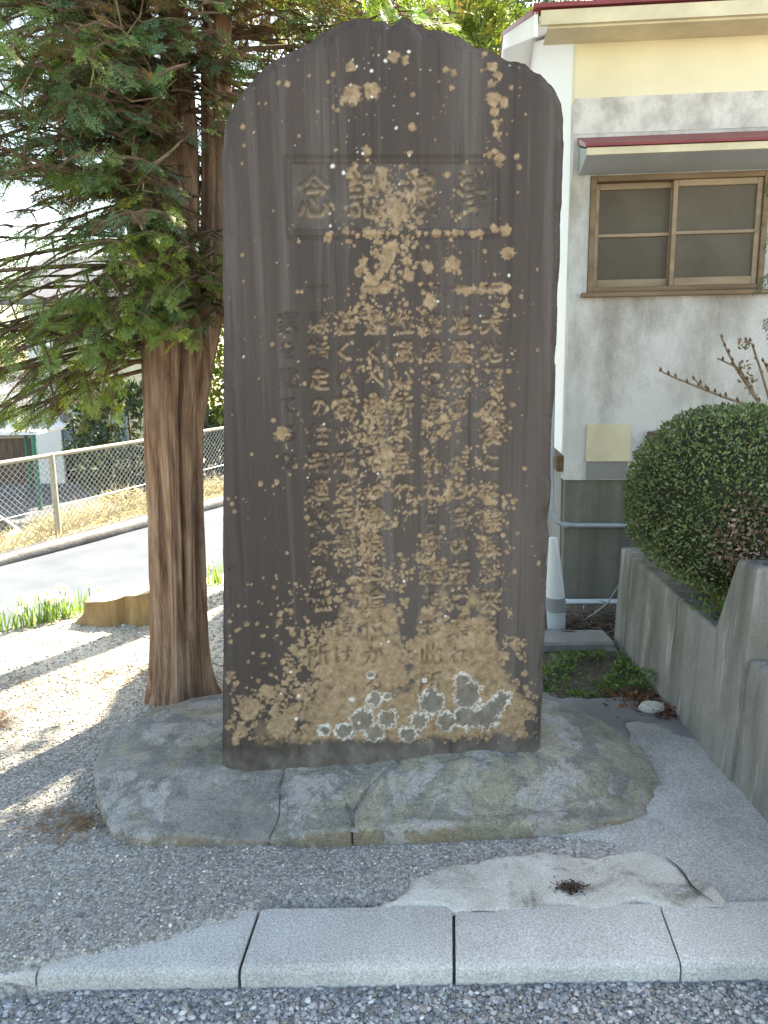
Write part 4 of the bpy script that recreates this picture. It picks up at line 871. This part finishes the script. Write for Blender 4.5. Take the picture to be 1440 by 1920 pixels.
def bough(z0, az, L, e0, nsub, big=False, brown=.06, stem=(-.85, 3.2), droop=.25, gi=None):
    k = 12; p = np.array([stem[0], stem[1], z0]); pts = [p]; e = e0
    for i in range(k): d = np.array([math.cos(az) * math.cos(e), math.sin(az) * math.cos(e), math.sin(e)]); p = p + d * L / k; pts.append(p); e += (-droop if i < 6 else droop * 1.3) / 6; az += random.uniform(-.06, .06)
    pts = np.array(pts)
    if not big and not ok_view(pts[4:]).any(): return
    okp = ok_view(pts); cut = len(pts)
    for q in range(3, len(pts)):
        if not okp[q]: cut = q; break
    if cut >= 4:
        v, f = tube(pts[:cut], np.linspace(.0095, .003, k + 1)[:cut] * (L / 1.4) ** .5, 7); build('bough', v, f, M['twig'], tree, smooth=True)
    hue = random.randrange(4) if gi is None else gi
    for j in range(nsub):
        t = .06 + .94 * (j + random.random()) / nsub; i = min(int(t * k), k - 1); b = pts[i] + (pts[i + 1] - pts[i]) * (t * k - i); d = pts[i + 1] - pts[i]; d /= np.linalg.norm(d); sd = 1 if j % 2 else -1
        a = R_(random.uniform(35, 75)) * sd; dd = np.array([d[0] * math.cos(a) - d[1] * math.sin(a), d[0] * math.sin(a) + d[1] * math.cos(a), d[2] + random.uniform(-.25, .3)]); l = L * random.uniform(.16, .36) * (1.15 - .6 * t)
        m = 4; tp = [b + dd * l * u + np.array([0, 0, -.22 * l * u * u]) for u in np.linspace(0, 1, m)]
        if not big: 
            if ok_view(np.array(tp)).all(): twv.append(tube(tp, np.linspace(.006, .002, m), 4, False))
        ns = max(3, int(l / (.028 if not big else .1))); isb = random.random() < brown * (1.9 if t < .4 else .6)
        for q in range(ns):
            u = (q + .7) / ns; pp = b + dd * l * u + np.array([0, 0, -.22 * l * u * u]); a2 = R_(random.uniform(-60, 60)); d2 = np.array([dd[0] * math.cos(a2) - dd[1] * math.sin(a2), dd[0] * math.sin(a2) + dd[1] * math.cos(a2), dd[2] - .2 - .35 * random.random()])
            SP.append(pp); SD.append(d2); SS.append(random.uniform(.05, .092) * (1 if not big else 2.6)); c = np.array(random.choice(BROWN) if isb or random.random() < .03 else GREEN[hue]) * random.uniform(.7, 1.35)
            if not isb and random.random() < .12: c = c * np.array([1.7, 1.45, .9])
            SCl.append(c)
random.seed(21)
for i in range(62):    # boughs in view: mostly to the left and to the back
    z0 = 1.5 + 1.75 * (i + random.random()) / 62; az = random.choice([R_(random.uniform(120, 255)), R_(random.uniform(150, 215)), R_(random.uniform(60, 130))]); gi = (3 if z0 < 1.85 else random.choice([2, 3, 0])) if z0 < 2.1 else random.choice([0, 1, 0, 2])
    bough(z0, az, random.uniform(.75, 1.5), R_(random.uniform(-12, 22)), 15, brown=.1 if z0 < 2.3 else .2, gi=gi)
for z0, az, L, e0 in ((1.62, 200, 1.25, -14), (1.56, 175, 1.15, -16), (1.6, 225, 1.0, -10), (1.5, 188, 1.4, -10), (1.75, 232, .7, -8), (1.95, 236, .62, -14), (1.95, 246, .5, -18), (1.85, 262, .42, -16), (1.98, 285, .34, -18)):
    bough(z0, R_(az), L, R_(e0), 16, gi=3 if z0 < 1.7 else 2, droop=.3)
for i in range(34):    # dense boughs added behind the stele, mostly hidden, to shade the near-left ground
    bough(1.9 + 1.2 * random.random(), R_(random.uniform(-5, 60)), random.uniform(1.0, 1.9), R_(random.uniform(-2, 14)), 12, True, stem=(-.6, 3.35))
for i in range(20):    # browner boughs behind the stele's top left
    bough(2.3 + 1.3 * random.random(), R_(random.uniform(-10, 70)), random.uniform(.7, 1.4), R_(random.uniform(-5, 25)), 12, brown=.6, stem=(-.6, 3.3))
for i in range(64):    # short boughs veiling the stems
    z0 = 2.1 + 1.15 * random.random(); bough(z0, R_(random.uniform(200, 300)), random.uniform(.3, .75), R_(random.uniform(-15, 15)), 12, brown=.3 if z0 < 2.5 else .15, gi=random.choice([0, 1, 1, 0, 2]))
for i in range(40):
    bough(2.35 + 1.0 * random.random(), R_(random.uniform(215, 330)), random.uniform(.3, .7), R_(random.uniform(-20, 20)), 12, brown=.35, stem=random.choice([(-.65, 3.26), (-.77, 3.2), (-.92, 3.2)]), gi=random.choice([0, 1, 2]))
for i in range(26):    # low veil over the fork
    bough(1.72 + .5 * random.random(), R_(random.uniform(225, 315)), random.uniform(.28, .5), R_(random.uniform(-28, 5)), 12, brown=.1, stem=(random.uniform(-.9, -.62), 3.15), gi=random.choice([2, 3, 3, 0]))
nvis = len(SP)
for i in range(70):    # the crown above the frame
    z0 = 3.3 + 3.9 * i / 70; bough(z0, random.uniform(0, 6.28), (1.9 - .36 * (z0 - 3.2)) * random.uniform(.75, 1.1), R_(random.uniform(5, 30)), 11, True, stem=(-.8, 3.2))
SP = np.array(SP); SD = np.array(SD); SS = np.array(SS); SCl = np.array(SCl); vis = np.arange(len(SP)) < nvis
clump = fbm(SP * np.array([2.6, 2.6, 3.4]), 3, 44) > -.27
k = clump & ok_view(SP) & ok_view(SP + SD * SS[:, None] / (np.linalg.norm(SD, axis=1)[:, None] + 1e-6)); kv = k & vis; ku = k & ~vis
sprays('foliage', SP[kv], SD[kv], SS[kv], SCl[kv], M['fol'], tree, SPR); sprays('upper_foliage', SP[ku], SD[ku], SS[ku], SCl[ku], M['fol'], tree, SPRC)
v, f = join(twv); tag(build('twigs', v, f, M['twig'], tree), kind='stuff')
# bare dead branchlets in front of the fork
random.seed(5); dv = []
for i in range(15):
    b = np.array([-.86 + random.uniform(-.1, .2), 3.1, 2.25 + random.uniform(-.1, .3)]); az = R_(random.uniform(195, 275)); e = R_(random.uniform(-25, 20)); p = b; pts = [p]; L = random.uniform(.3, .6)
    for q in range(9): p = p + np.array([math.cos(az) * math.cos(e), math.sin(az) * math.cos(e), math.sin(e)]) * L / 9; az += random.uniform(-.25, .25); e += random.uniform(-.25, .2); pts.append(p)
    dv.append(tube(pts, np.linspace(.0065, .002, 10), 5, False))
    for q in range(2, 9):
        a3 = az + random.uniform(-1.2, 1.2); e3 = e + random.uniform(-.7, .7); pp = pts[q]; l3 = random.uniform(.06, .17); dv.append(tube([pp, pp + np.array([math.cos(a3), math.sin(a3), math.sin(e3)]) * l3 * .5, pp + np.array([math.cos(a3 + .4), math.sin(a3 + .4), math.sin(e3) + .35]) * l3], [.0035, .0028, .0012], 4, False))
v, f = join([q for q in dv if (ok_view(q[0])).all()]); tag(build('dead_branchlets', v, f, M['deadtwig'], tree), kind='stuff')
# generic tree / bush behind
def bush(name, label, cat, c, r, n, size, cols, m='fol', group=None, th=.4, trunk_r=.05, lump=.25, ground=0., protos=None, flat=.35):
    t = thing(name, label, cat, (c[0], c[1], ground), group); P, Q = ellipsoid_leaves(n, c, r, th, int(abs(c[0]) * 10) + 1, lump)
    nb = fbm(P / (np.array(r).mean() * .3), 3, 5); P = P[nb > -.22]; Q = Q[nb > -.22]; n = len(P); D = Q * .8 + rng.normal(size=P.shape) * .6
    if protos: sprays('crown', P, D, rng.uniform(.7, 1.3, n) * size, hues(n, cols), M[m], t, protos)
    else: leafmass('crown', P, D, rng.uniform(.7, 1.3, n) * size, hues(n, cols), M[m], t)
    v, f = tube([(c[0], c[1], ground - .1), (c[0] + .05, c[1], (ground + c[2]) / 2), (c[0], c[1], c[2] + r[2] * .6)], [trunk_r, trunk_r * .8, trunk_r * .25], 8); build('trunk', v, f, M['twig'], t, smooth=True)
    return t
bush('garden_conifer', 'yellow green conifer whose tip shows just above the stele', 'tree', (1.75, 18, 6.1), (2.0, 1.8, 3.2), 5200, .4, [(.2, .22, .05), (.15, .19, .05), (.25, .24, .07), (.1, .13, .04)], protos=SPRC, trunk_r=.09)
bush('distant_pine', 'grey green pine seen past the roof corner of the house', 'tree', (4.1, 26, 8.4), (3.3, 3.3, 5.6), 4200, .7, [(.07, .1, .065), (.09, .115, .08), (.05, .075, .05)], 'folpine', protos=SPRC, trunk_r=.16, th=.7, lump=.4)
bush('hidden_cypress', 'brownish cypress whose boughs show above the stele top, its trunk hidden', 'tree', (-.25, 6.0, 4.75), (1.15, .9, 1.25), 3000, .2, [(.1, .14, .06), (.17, .105, .06), (.13, .085, .05), (.12, .16, .07)], protos=SPRC, trunk_r=.13, th=.8)
bush('yellow_hedge_bush', 'yellow green bush in the gap between the trunk and the stele', 'bush', (-3.35, 17, 1.6), (1.2, 1.2, 2.0), 5200, .19, [(.22, .24, .05), (.28, .27, .07), (.12, .16, .04)], ground=-1.6)
bush('dark_evergreen_bush', 'dark green bush behind the fence left of the trunk', 'bush', (-5.4, 16.5, -.1), (1.25, 1.0, 1.35), 5200, .15, [(.04, .065, .035), (.06, .085, .05), (.09, .1, .07)], ground=-1.6)
bush('dark_low_bush', 'dark bush low behind the fence between trunk and stele', 'bush', (-3.7, 16, -.5), (1.1, 1.0, 1.0), 3600, .15, [(.03, .055, .045), (.05, .075, .05)], ground=-1.6)
rt = thing('right_conifer', 'drooping green conifer sprays at the far right edge before the window', 'tree', (1.86, 3.3, .46))
P = np.stack([1.83 + rng.normal(0, .09, 520), 3.3 + rng.normal(0, .1, 520), rng.uniform(1.6, 2.4, 520)], -1); P[:, 0] += .09 * np.abs(P[:, 2] - 1.9)
P = P[P[:, 0] > 1.645 + .12 * np.abs(P[:, 2] - 1.85)]
sprays('foliage', P, np.stack([rng.normal(-.4, .5, len(P)), rng.normal(0, .5, len(P)), rng.uniform(-1.1, -.2, len(P))], -1), rng.uniform(.09, .15, len(P)), hues(len(P), [(.06, .1, .04), (.09, .13, .045)]), M['fol'], rt, SPR)
v, f = tube([(1.88, 3.3, .4), (1.9, 3.3, 1.4), (1.86, 3.3, 2.4)], [.04, .03, .012], 8); build('trunk', v, f, M['bark'], rt, smooth=True)

# ------------------------------------------------------------------ chain-link fence beyond the road
FT = lambda u, d, z: np.array([*(KA + KU * u + KN * d), z])
fh = lambda u: .75 + .016 * u
fence = thing('chain_link_fence', 'low cream chain link fence along the far side of the sunlit road', 'fence', FT(.8, .3, 0))
M['fpaint'] = simple('cream fence paint', (.48, .44, .35), (.36, .32, .25), 20, rough=.6); M['wire'] = simple('fence wire', (.45, .46, .46), rough=.5, metal=.3)
for u in (-2.9, -1.05, .82, 2.68, 4.5, 6.3):
    v, f = tube([FT(u, .3, -.2), FT(u, .3, fh(u) + .01)], .026, 12); build('post', v, f, M['fpaint'], fence, autosmooth=40)
v, f = tube([FT(u, .3, fh(u)) for u in np.linspace(-4, 7, 8)], .019, 10); build('top_rail', v, f, M['fpaint'], fence, smooth=True)
wv = []; pit = .056; H = .74
for k in range(int(-4 / pit) - 14, int(7 / pit) + 1):
    for sg in (1, -1):
        a = k * pit if sg > 0 else k * pit + H; b = k * pit + H if sg > 0 else k * pit
        if min(a, b) < -4 or max(a, b) > 7: continue
        pa_, pb_ = FT(a, .3 + .004 * sg, .03 + .016 * a), FT(b, .3 - .004 * sg, .03 + H - .015 + .016 * b); wv.append(tube([pa_, pb_], .003, 3, False))
v, f = join(wv); tag(build('wire_mesh', v, f, M['wire'], fence), kind='stuff')
v, f = tube([FT(u, .293, .3 + .03 * u) for u in np.linspace(-2, 6, 6)], .0035, 4); build('tension_wire', v, f, M['wire'], fence)
# dry grass heaped along the fence
n = 26000; u = rng.uniform(-4, 7, n); d = rng.uniform(.1, 1.25, n); mound = sstep(-.2, 1.0, u) * (.13 + .17 * fbm(np.stack([u * 1.7, u * 0, u * 0], -1), 3, 4)) * sstep(.05, .5, d)
base = np.stack([KA[0] + KU[0] * u + KN[0] * d, KA[1] + KU[1] * u + KN[1] * d, np.zeros(n)], -1); base[:, 2] = np.maximum(ground_h(base[:, 0], base[:, 1]), -.35 * (d > .6)) + mound * rng.uniform(.3, 1.15, n)
D = rng.normal(size=(n, 3)); D[:, 2] = np.abs(D[:, 2]) * .6 + .1; BL = np.array([(0, -.03, 0), (.5, -.035, .05), (1, 0, -.05), (.5, .035, .05)])
leafmass('dry_grass', base, D, rng.uniform(.06, .17, n), hues(n, [(.52, .46, .34), (.6, .54, .43), (.42, .37, .26), (.36, .34, .22)]), M['grassy'], None, 'heap of dry straw coloured grass along the foot of the fence', 'grass', proto=BL)

# ------------------------------------------------------------------ stump, daffodils, litter
stp = thing('tree_stump', 'sawn pale tree stump with a flared root behind the cypress trunk', 'stump', (-1.5, 4.34, 0))
th = np.linspace(0, 2 * math.pi, 72, endpoint=False); V = []
rt_ = .2 * (1 + .16 * np.cos(2 * th) + .1 * np.cos(3 * th + 1) + .06 * np.cos(7 * th) + .03 * np.cos(13 * th + 2))
lv = [(1.55, -.05), (1.42, .01), (1.25, .04), (1.12, .08), (1.04, .13), (1.0, .2), (.97, .212)]
for q, z in lv: V += [(-1.5 + rt_[i] * q * math.cos(t) * 1.0 * (1 + .05 * math.sin(9 * t + z * 20)), 4.34 + rt_[i] * q * math.sin(t), z + .03 * math.cos(t) * (z > .1)) for i, t in enumerate(th)]
f = [(j * 72 + k, j * 72 + (k + 1) % 72, (j + 1) * 72 + (k + 1) % 72, (j + 1) * 72 + k) for j in range(6) for k in range(72)]
M['stump'] = simple('stripped stump wood', (.34, .22, .1), (.15, .095, .045), 16, (1, 1, .2), .85, .6, 50); M['cut'] = simple('sawn wood', (.55, .46, .32), (.42, .33, .2), 10, rough=.8)
build('side', V, f, M['stump'], stp, smooth=True)
tv = [(x * 1, y, z + .0005) for x, y, z in V[-72:]]; build('cut_face', tv + [(-1.5, 4.34, .213)], [(k, (k + 1) % 72, 72) for k in range(72)], M['cut'], stp)
def daffodil(px, py, n, nf, words):
    c = atz(px, py, .01); t = thing('daffodil_clump', words, 'flowers', c, 'daffodils along the near edge of the road'); bv = []
    for i in range(n):
        a = random.uniform(0, 6.28); l = random.uniform(.13, .22); ln = random.uniform(.1, .45); p = c + np.array([random.gauss(0, .035), random.gauss(0, .035), 0]); dr = np.array([math.cos(a), math.sin(a), 0]); sd = np.array([-dr[1], dr[0], 0]) * .006; vv = []
        for q in range(5): u = q / 4; pp = p + dr * l * ln * u * u + np.array([0, 0, l * u * (1 - .15 * ln * u)]); w_ = sd * (1 - .8 * u * u); vv += [pp - w_, pp + w_]
        bv.append((np.array(vv), [(2 * q, 2 * q + 1, 2 * q + 3, 2 * q + 2) for q in range(4)]))
    v, f = join(bv); tag(build('leaves', v, f, M['fol'], t, cols={'tint': hues(len(v), [(.2, .3, .09), (.26, .36, .13)], var=.1)}), kind='stuff')
    for i in range((nf + 1) // 2 + 1):
        h_ = c + np.array([random.gauss(0, .04), random.gauss(0, .03), random.uniform(.15, .235)]); v, f = tube([c + (h_ - c) * np.array([.5, .5, 0]), h_], .0025, 4); 
        fl = build('flower', np.concatenate([h_ + r_ for r_ in [petal_ring]]), petal_f, M['petal'], t, cols={'tint': np.full((len(petal_ring), 3), .78)}); build('stalk', v, f, M['fol'], fl, cols={'tint': np.tile((.2, .3, .1), (len(v), 1))})
        cv, cf = lathe([(.004, 0), (.007, .006), (.009, .014)], 8); cv = np.stack([cv[:, 0], -cv[:, 2] - .002, cv[:, 1]], -1) + h_; build('corona', cv, cf, M['petal'], fl, cols={'tint': np.tile((.78, .68, .3), (len(cv), 1))})
petal_ring = []; petal_f = []
for k in range(6):
    a = k * math.pi / 3; d = np.array([math.cos(a), .15, math.sin(a)]); s_ = np.array([-math.sin(a), 0, math.cos(a)]); i = len(petal_ring); petal_ring += [d * .003, d * .017 + s_ * .01, d * .031, d * .017 - s_ * .01]; petal_f.append((i, i + 1, i + 2, i + 3))
petal_ring = np.array(petal_ring)
for px, py, n, nf, words in ((12, 1196, 16, 2, 'narrow daffodil clump cut by the left edge of the frame'), (48, 1190, 26, 5, 'low daffodil clump second from the left edge'), (78, 1184, 26, 6, 'wide white flowering daffodil clump third from the left edge'), (104, 1176, 28, 7, 'fullest daffodil clump with most white flowers'), (128, 1170, 26, 5, 'tall daffodil clump beside the last one before the stump'), (166, 1158, 20, 4, 'rightmost daffodil clump standing alone just left of the stump'), (405, 1108, 16, 1, 'small green clump in the gap between trunk and stele')):
    daffodil(px, py, n, nf, words)
def litter(name, label, spots, cols, size, n, spread, up=.01, m='shrub', protos=None, flat=.25, proto=LEAF):
    P = []
    for px, py, z, sx, sy, k in spots: c = atz(px, py, z); P.append(c + rng.normal(size=(int(n * k), 3)) * np.array([sx, sy, up]) + np.array([0, 0, up]))
    P = np.concatenate(P); P[:, 2] = np.maximum(P[:, 2], ground_h(P[:, 0], P[:, 1]) + .006); D = rng.normal(size=P.shape); D[:, 2] *= flat; c = hues(len(P), cols); sz = rng.uniform(.7, 1.3, len(P)) * size
    if protos: o = sprays(name, P, D, sz, c, M[m], None, protos); return tag(o, label, 'litter', kind='stuff')
    return leafmass(name, P, D, sz, c, M[m], None, label, 'litter', proto=proto)
RUST = [(.25, .14, .075), (.18, .1, .055), (.32, .2, .11), (.14, .09, .06)]
litter('dead_sprays', 'dead rust brown cypress sprays lying on the gravel left of the plinth', [(110, 1555, .05, .07, .05, 1), (165, 1548, .05, .05, .04, .8), (210, 1275, .03, .12, .06, 1.2), (80, 1290, .03, .12, .06, .6), (6, 1365, .04, .04, .05, .8), (200, 1500, .05, .1, .1, .2), (70, 1330, .03, .1, .06, .4)], RUST, .04, 70, 1, .01, protos=[spray_proto(10, .022), spray_proto(8, .02, .3)])
litter('fallen_twigs', 'thin fallen twigs scattered on the gravel left of the plinth', [(120, 1550, .05, .09, .06, 1), (210, 1275, .03, .15, .08, .6), (300, 1450, .06, .4, .25, 1)], [(.22, .15, .1), (.3, .22, .16)], .07, 36, 1, .008, 'shrub', flat=.1, proto=BL)
litter('wall_foot_leaves', 'rust brown dead leaves gathered at the foot of the retaining wall', [(1215, 1322, .05, .07, .05, 1), (1245, 1340, .05, .025, .03, .7), (1190, 1310, .04, .05, .03, .5), (1050, 1355, .06, .03, .015, .15)], [(.17, .075, .045), (.22, .11, .06), (.12, .07, .05)], .035, 240, 1, .008)
litter('patch_leaves', 'small dark heap of leaf crumbs on the pale mortar patch', [(1070, 1664, .062, .02, .011, 1)], [(.07, .045, .035), (.11, .075, .06), (.05, .035, .03)], .009, 420, 1, .003, flat=.3)
litter('twig_debris', 'brown twigs and leaf rubbish below the drain pipe', [(1110, 1175, .03, .16, .1, 1.6)], [(.12, .09, .07), (.17, .13, .1), (.08, .06, .05)], .09, 620, 1, .02, flat=.2, proto=BL)
litter('soil_crumbs', 'scattered brown leaf crumbs on the sunlit soil', [(150, 1300, .03, .6, .35, 1), (340, 1290, .03, .3, .2, .5)], RUST, .014, 220, 1, .003)
# low weeds between plinth and house
P = np.stack([rng.uniform(.66, 1.2, 2600), rng.uniform(3.16, 3.66, 2600), np.zeros(2600)], -1); kz = fbm(P * np.array([7, 7, 0]), 3, 3) + .25 * (P[:, 0] - .8); P = P[kz > -.02]; P[:, 2] = ground_h(P[:, 0], P[:, 1]) + .005 + .05 * rng.uniform(0, 1, len(P)) * (fbm(P * np.array([9, 9, 0]), 2, 8) + .4)
D = rng.normal(size=P.shape); D[:, 2] = np.abs(D[:, 2]) * .5
leafmass('ground_weeds', P, D, rng.uniform(.012, .03, len(P)), hues(len(P), [(.12, .2, .06), (.16, .25, .08), (.08, .13, .045), (.2, .24, .1)]), M['fol'], None, 'low green weeds covering the soil between plinth and house', 'weeds')
wd_ = thing('tall_weed', 'taller leafy weed growing against the foot of the retaining wall', 'weed', atz(1208, 1300, .03)); c = atz(1208, 1300, .03); sv = []; P = []; D = []
for i in range(5):
    e_ = c + np.array([random.uniform(-.06, .06), random.uniform(-.05, .05), random.uniform(.08, .14)]); sv.append(tube([c, (c + e_) / 2 + rng.normal(size=3) * .006, e_], .0022, 5, False))
    for q in range(7): a = q * 1.05; P.append(e_); D.append((math.cos(a), math.sin(a), .25))
v, f = join(sv); build('stems', v, f, M['fol'], wd_, cols={'tint': np.tile((.12, .18, .06), (len(v), 1))})
leafmass('leaves', np.array(P), np.array(D), rng.uniform(.018, .03, len(P)), hues(len(P), [(.1, .18, .05), (.14, .22, .06)]), M['fol'], wd_)
v, f = lathe([(.0, -.02), (.03, -.01), (.045, .01), (.035, .03), (.012, .04)], 14); v = v * np.array([1.2, .8, 1]) ; v = v * (1 + .2 * fbm(v * 30, 2, 3))[:, None] + atz(1222, 1332, .06)
tag(build('loose_stone', v, f, M['mortar'], loc=atz(1222, 1332, .05), smooth=True), 'pale loose stone lying among dead leaves by the wall', 'stone')
fv = [atz(620, 1440, .17)]

# ------------------------------------------------------------------ below the fence: car, far house, carport
car = thing('parked_car', 'white parked car partly seen through the fence at the left edge', 'car', (-6.6, 9.5, -1.62))
def cw_(V): V = np.asarray(V, float); return np.stack([-6.6 + V[:, 0], 9.5 + V[:, 1], -1.62 + V[:, 2]], -1)
M['carpaint'] = simple('white car paint', (.75, .76, .76), (.73, .74, .74), 2, rough=.25, spec=.5); M['carglass'] = simple('dark car glass', (.02, .022, .025), rough=.08, spec=.6)
side = [(-1.9, .35), (-1.95, .62), (-1.85, .82), (-1.1, .92), (-.55, 1.38), (-.3, 1.44), (.9, 1.44), (1.25, 1.38), (1.72, .95), (1.88, .9), (1.92, .6), (1.88, .32)]
V = []; 
for y, ins in ((-.8, .06), (-.72, 0), (.72, 0), (.8, .06)):
    for x, z in side: tuck = .16 * max(0, z - .95) / .5; V.append((x * (1 - ins * .3), (abs(y) - tuck) * (1 if y > 0 else -1), z - ins * (.3 if z > .5 else -.3)))
n = len(side); f = [(j * n + k, j * n + (k + 1) % n, (j + 1) * n + (k + 1) % n, (j + 1) * n + k) for j in range(3) for k in range(n)] + [tuple(range(n)), tuple(range(4 * n - 1, 3 * n - 1, -1))]
build('body', cw_(V), f, M['carpaint'], car)
for sg in (-1, 1):
    for a in ([(-.95, .98), (-.5, 1.34), (.2, 1.36), (.2, .97)], [(.27, .97), (.27, 1.36), (.88, 1.35), (1.4, .98)]):
        pv_ = [(x, sg * (.805 - .16 * max(0, z - .95) / .5 + .0), z) for x, z in a]; v, f = prism(pv_, np.array([0, -.006, 0]), np.array([0, .006, 0])); build('side_window', cw_(v), f, M['carglass'], car)
    for x in (-1.2, 1.2):
        v, f = lathe([(.02, -.09), (.27, -.09), (.3, -.07), (.3, .07), (.27, .09), (.02, .09)], 24); wv_ = np.stack([v[:, 0] + x, v[:, 2] + sg * .72, v[:, 1] + .3], -1); wl = build('wheel', cw_(wv_), f, M['black'], car, autosmooth=40)
        v, f = lathe([(.01, -.1), (.17, -.1), (.18, -.085), (.18, .085), (.17, .1), (.01, .1)], 20); build('rim', cw_(np.stack([v[:, 0] + x, v[:, 2] + sg * .722, v[:, 1] + .3], -1)), f, M['galv'], wl, autosmooth=40)
    v, f = box(-1.93, -1.85, sg * .6 - .13, sg * .6 + .13, .66, .76, .02); build('headlight', cw_(v), f, M['pvc'], car); v, f = box(1.84, 1.915, sg * .62 - .1, sg * .62 + .1, .68, .84, .02); build('tail_light', cw_(v), f, M['red'], car)
v, f = prism([(-1.04, -.62, .98), (-1.04, .62, .98), (-.6, .52, 1.355), (-.6, -.52, 1.355)], np.array([-.01, 0, .012]), np.array([.0, 0, .0])); build('windscreen', cw_(v), f, M['carglass'], car)
v, f = prism([(1.68, -.6, 1.0), (1.68, .6, 1.0), (1.3, .52, 1.36), (1.3, -.52, 1.36)], np.array([.01, 0, .012]), np.array([.0, 0, .0])); build('rear_window', cw_(v), f, M['carglass'], car)
YB = 21.0; fx = lambda px: aty(px, 800, YB)[0]; fz = lambda py: aty(120, py, YB)[2]
fb = thing('far_house', 'white walled house with grey windows beyond the fence at far left', 'house', (fx(180), YB, -1.62))
xa, xb, xc = fx(69), fx(116), fx(330)
for nm, a, b, y0, z1, mm in (('white_wall', xa, xb, YB - .12, 3.4, 'white'), ('front_wall', xb, xc, YB, 3.4, 'creamtrim')):
    v, f = box(a, b, y0, YB + 6 + (.05 if nm[0] == 'f' else 0), -1.7, z1); build(nm, v, f, M[mm], fb)
M['farglass'] = simple('far glass', (.2, .26, .3), (.12, .16, .19), 3, rough=.15, spec=.5)
for a, b in ((119, 136), (140, 165), (172, 200), (212, 240)):
    wf = build('window', *box(fx(a), fx(b), YB - .05, YB - .001, fz(850), fz(772)), M['galv'], fb); build('pane', *box(fx(a) + .03, fx(b) - .03, YB - .06, YB - .051, fz(846), fz(776)), M['farglass'], wf)
rv = [(xa - .6, YB - .7, 3.2), (xa - .6, YB + 3, 4.7), (xa - .6, YB + 6.8, 3.2), (xa - .6, YB + 6.8, 3.05), (xa - .6, YB + 3, 4.5), (xa - .6, YB - .7, 3.05)]
M['tile'] = simple('grey roof tile', (.16, .165, .18), (.11, .115, .125), 6, rough=.6); build('roof', *prism(rv, np.zeros(3), np.array([xc - xa + 1.2, 0, 0])), M['tile'], fb)
YC = 17.0; gx2 = lambda px: aty(px, 800, YC)[0]; gz = lambda py: aty(60, py, YC)[2]
cpt = thing('carport', 'flat pale carport roof on thin green posts at far left', 'carport', (gx2(20), YC, -1.62)); M['green'] = simple('green post paint', (.05, .19, .14), rough=.5)
build('roof', *box(gx2(-150), gx2(72), YC - .1, YC + 3, gz(815), gz(808), .01), M['pvc'], cpt)
for px in (60, -60):
    for yy in (YC, YC + 2.7): build('post', *tube([(gx2(px), yy, -1.7), (gx2(px), yy, gz(815))], .05, 10), M['green'], cpt, autosmooth=40)
wfn = thing('board_fence', 'brown board fence behind the carport at far left', 'fence', (gx2(0), YC + 4, -1.62)); M['board'] = simple('brown boards', (.17, .12, .085), (.1, .07, .05), 8, (1, 1, .2), .8)
for k in range(40): x = -14 + k * .165; build('board', *box(x, x + .155, YC + 4, YC + 4.03 + .008 * (k % 2), -1.7, gz(828) + .02 * math.sin(k * 2.3)), M['board'], wfn)
build('rail', *box(-14, -7.4, YC + 3.95, YC + 3.998, gz(852), gz(846)), M['woodlight'], wfn)
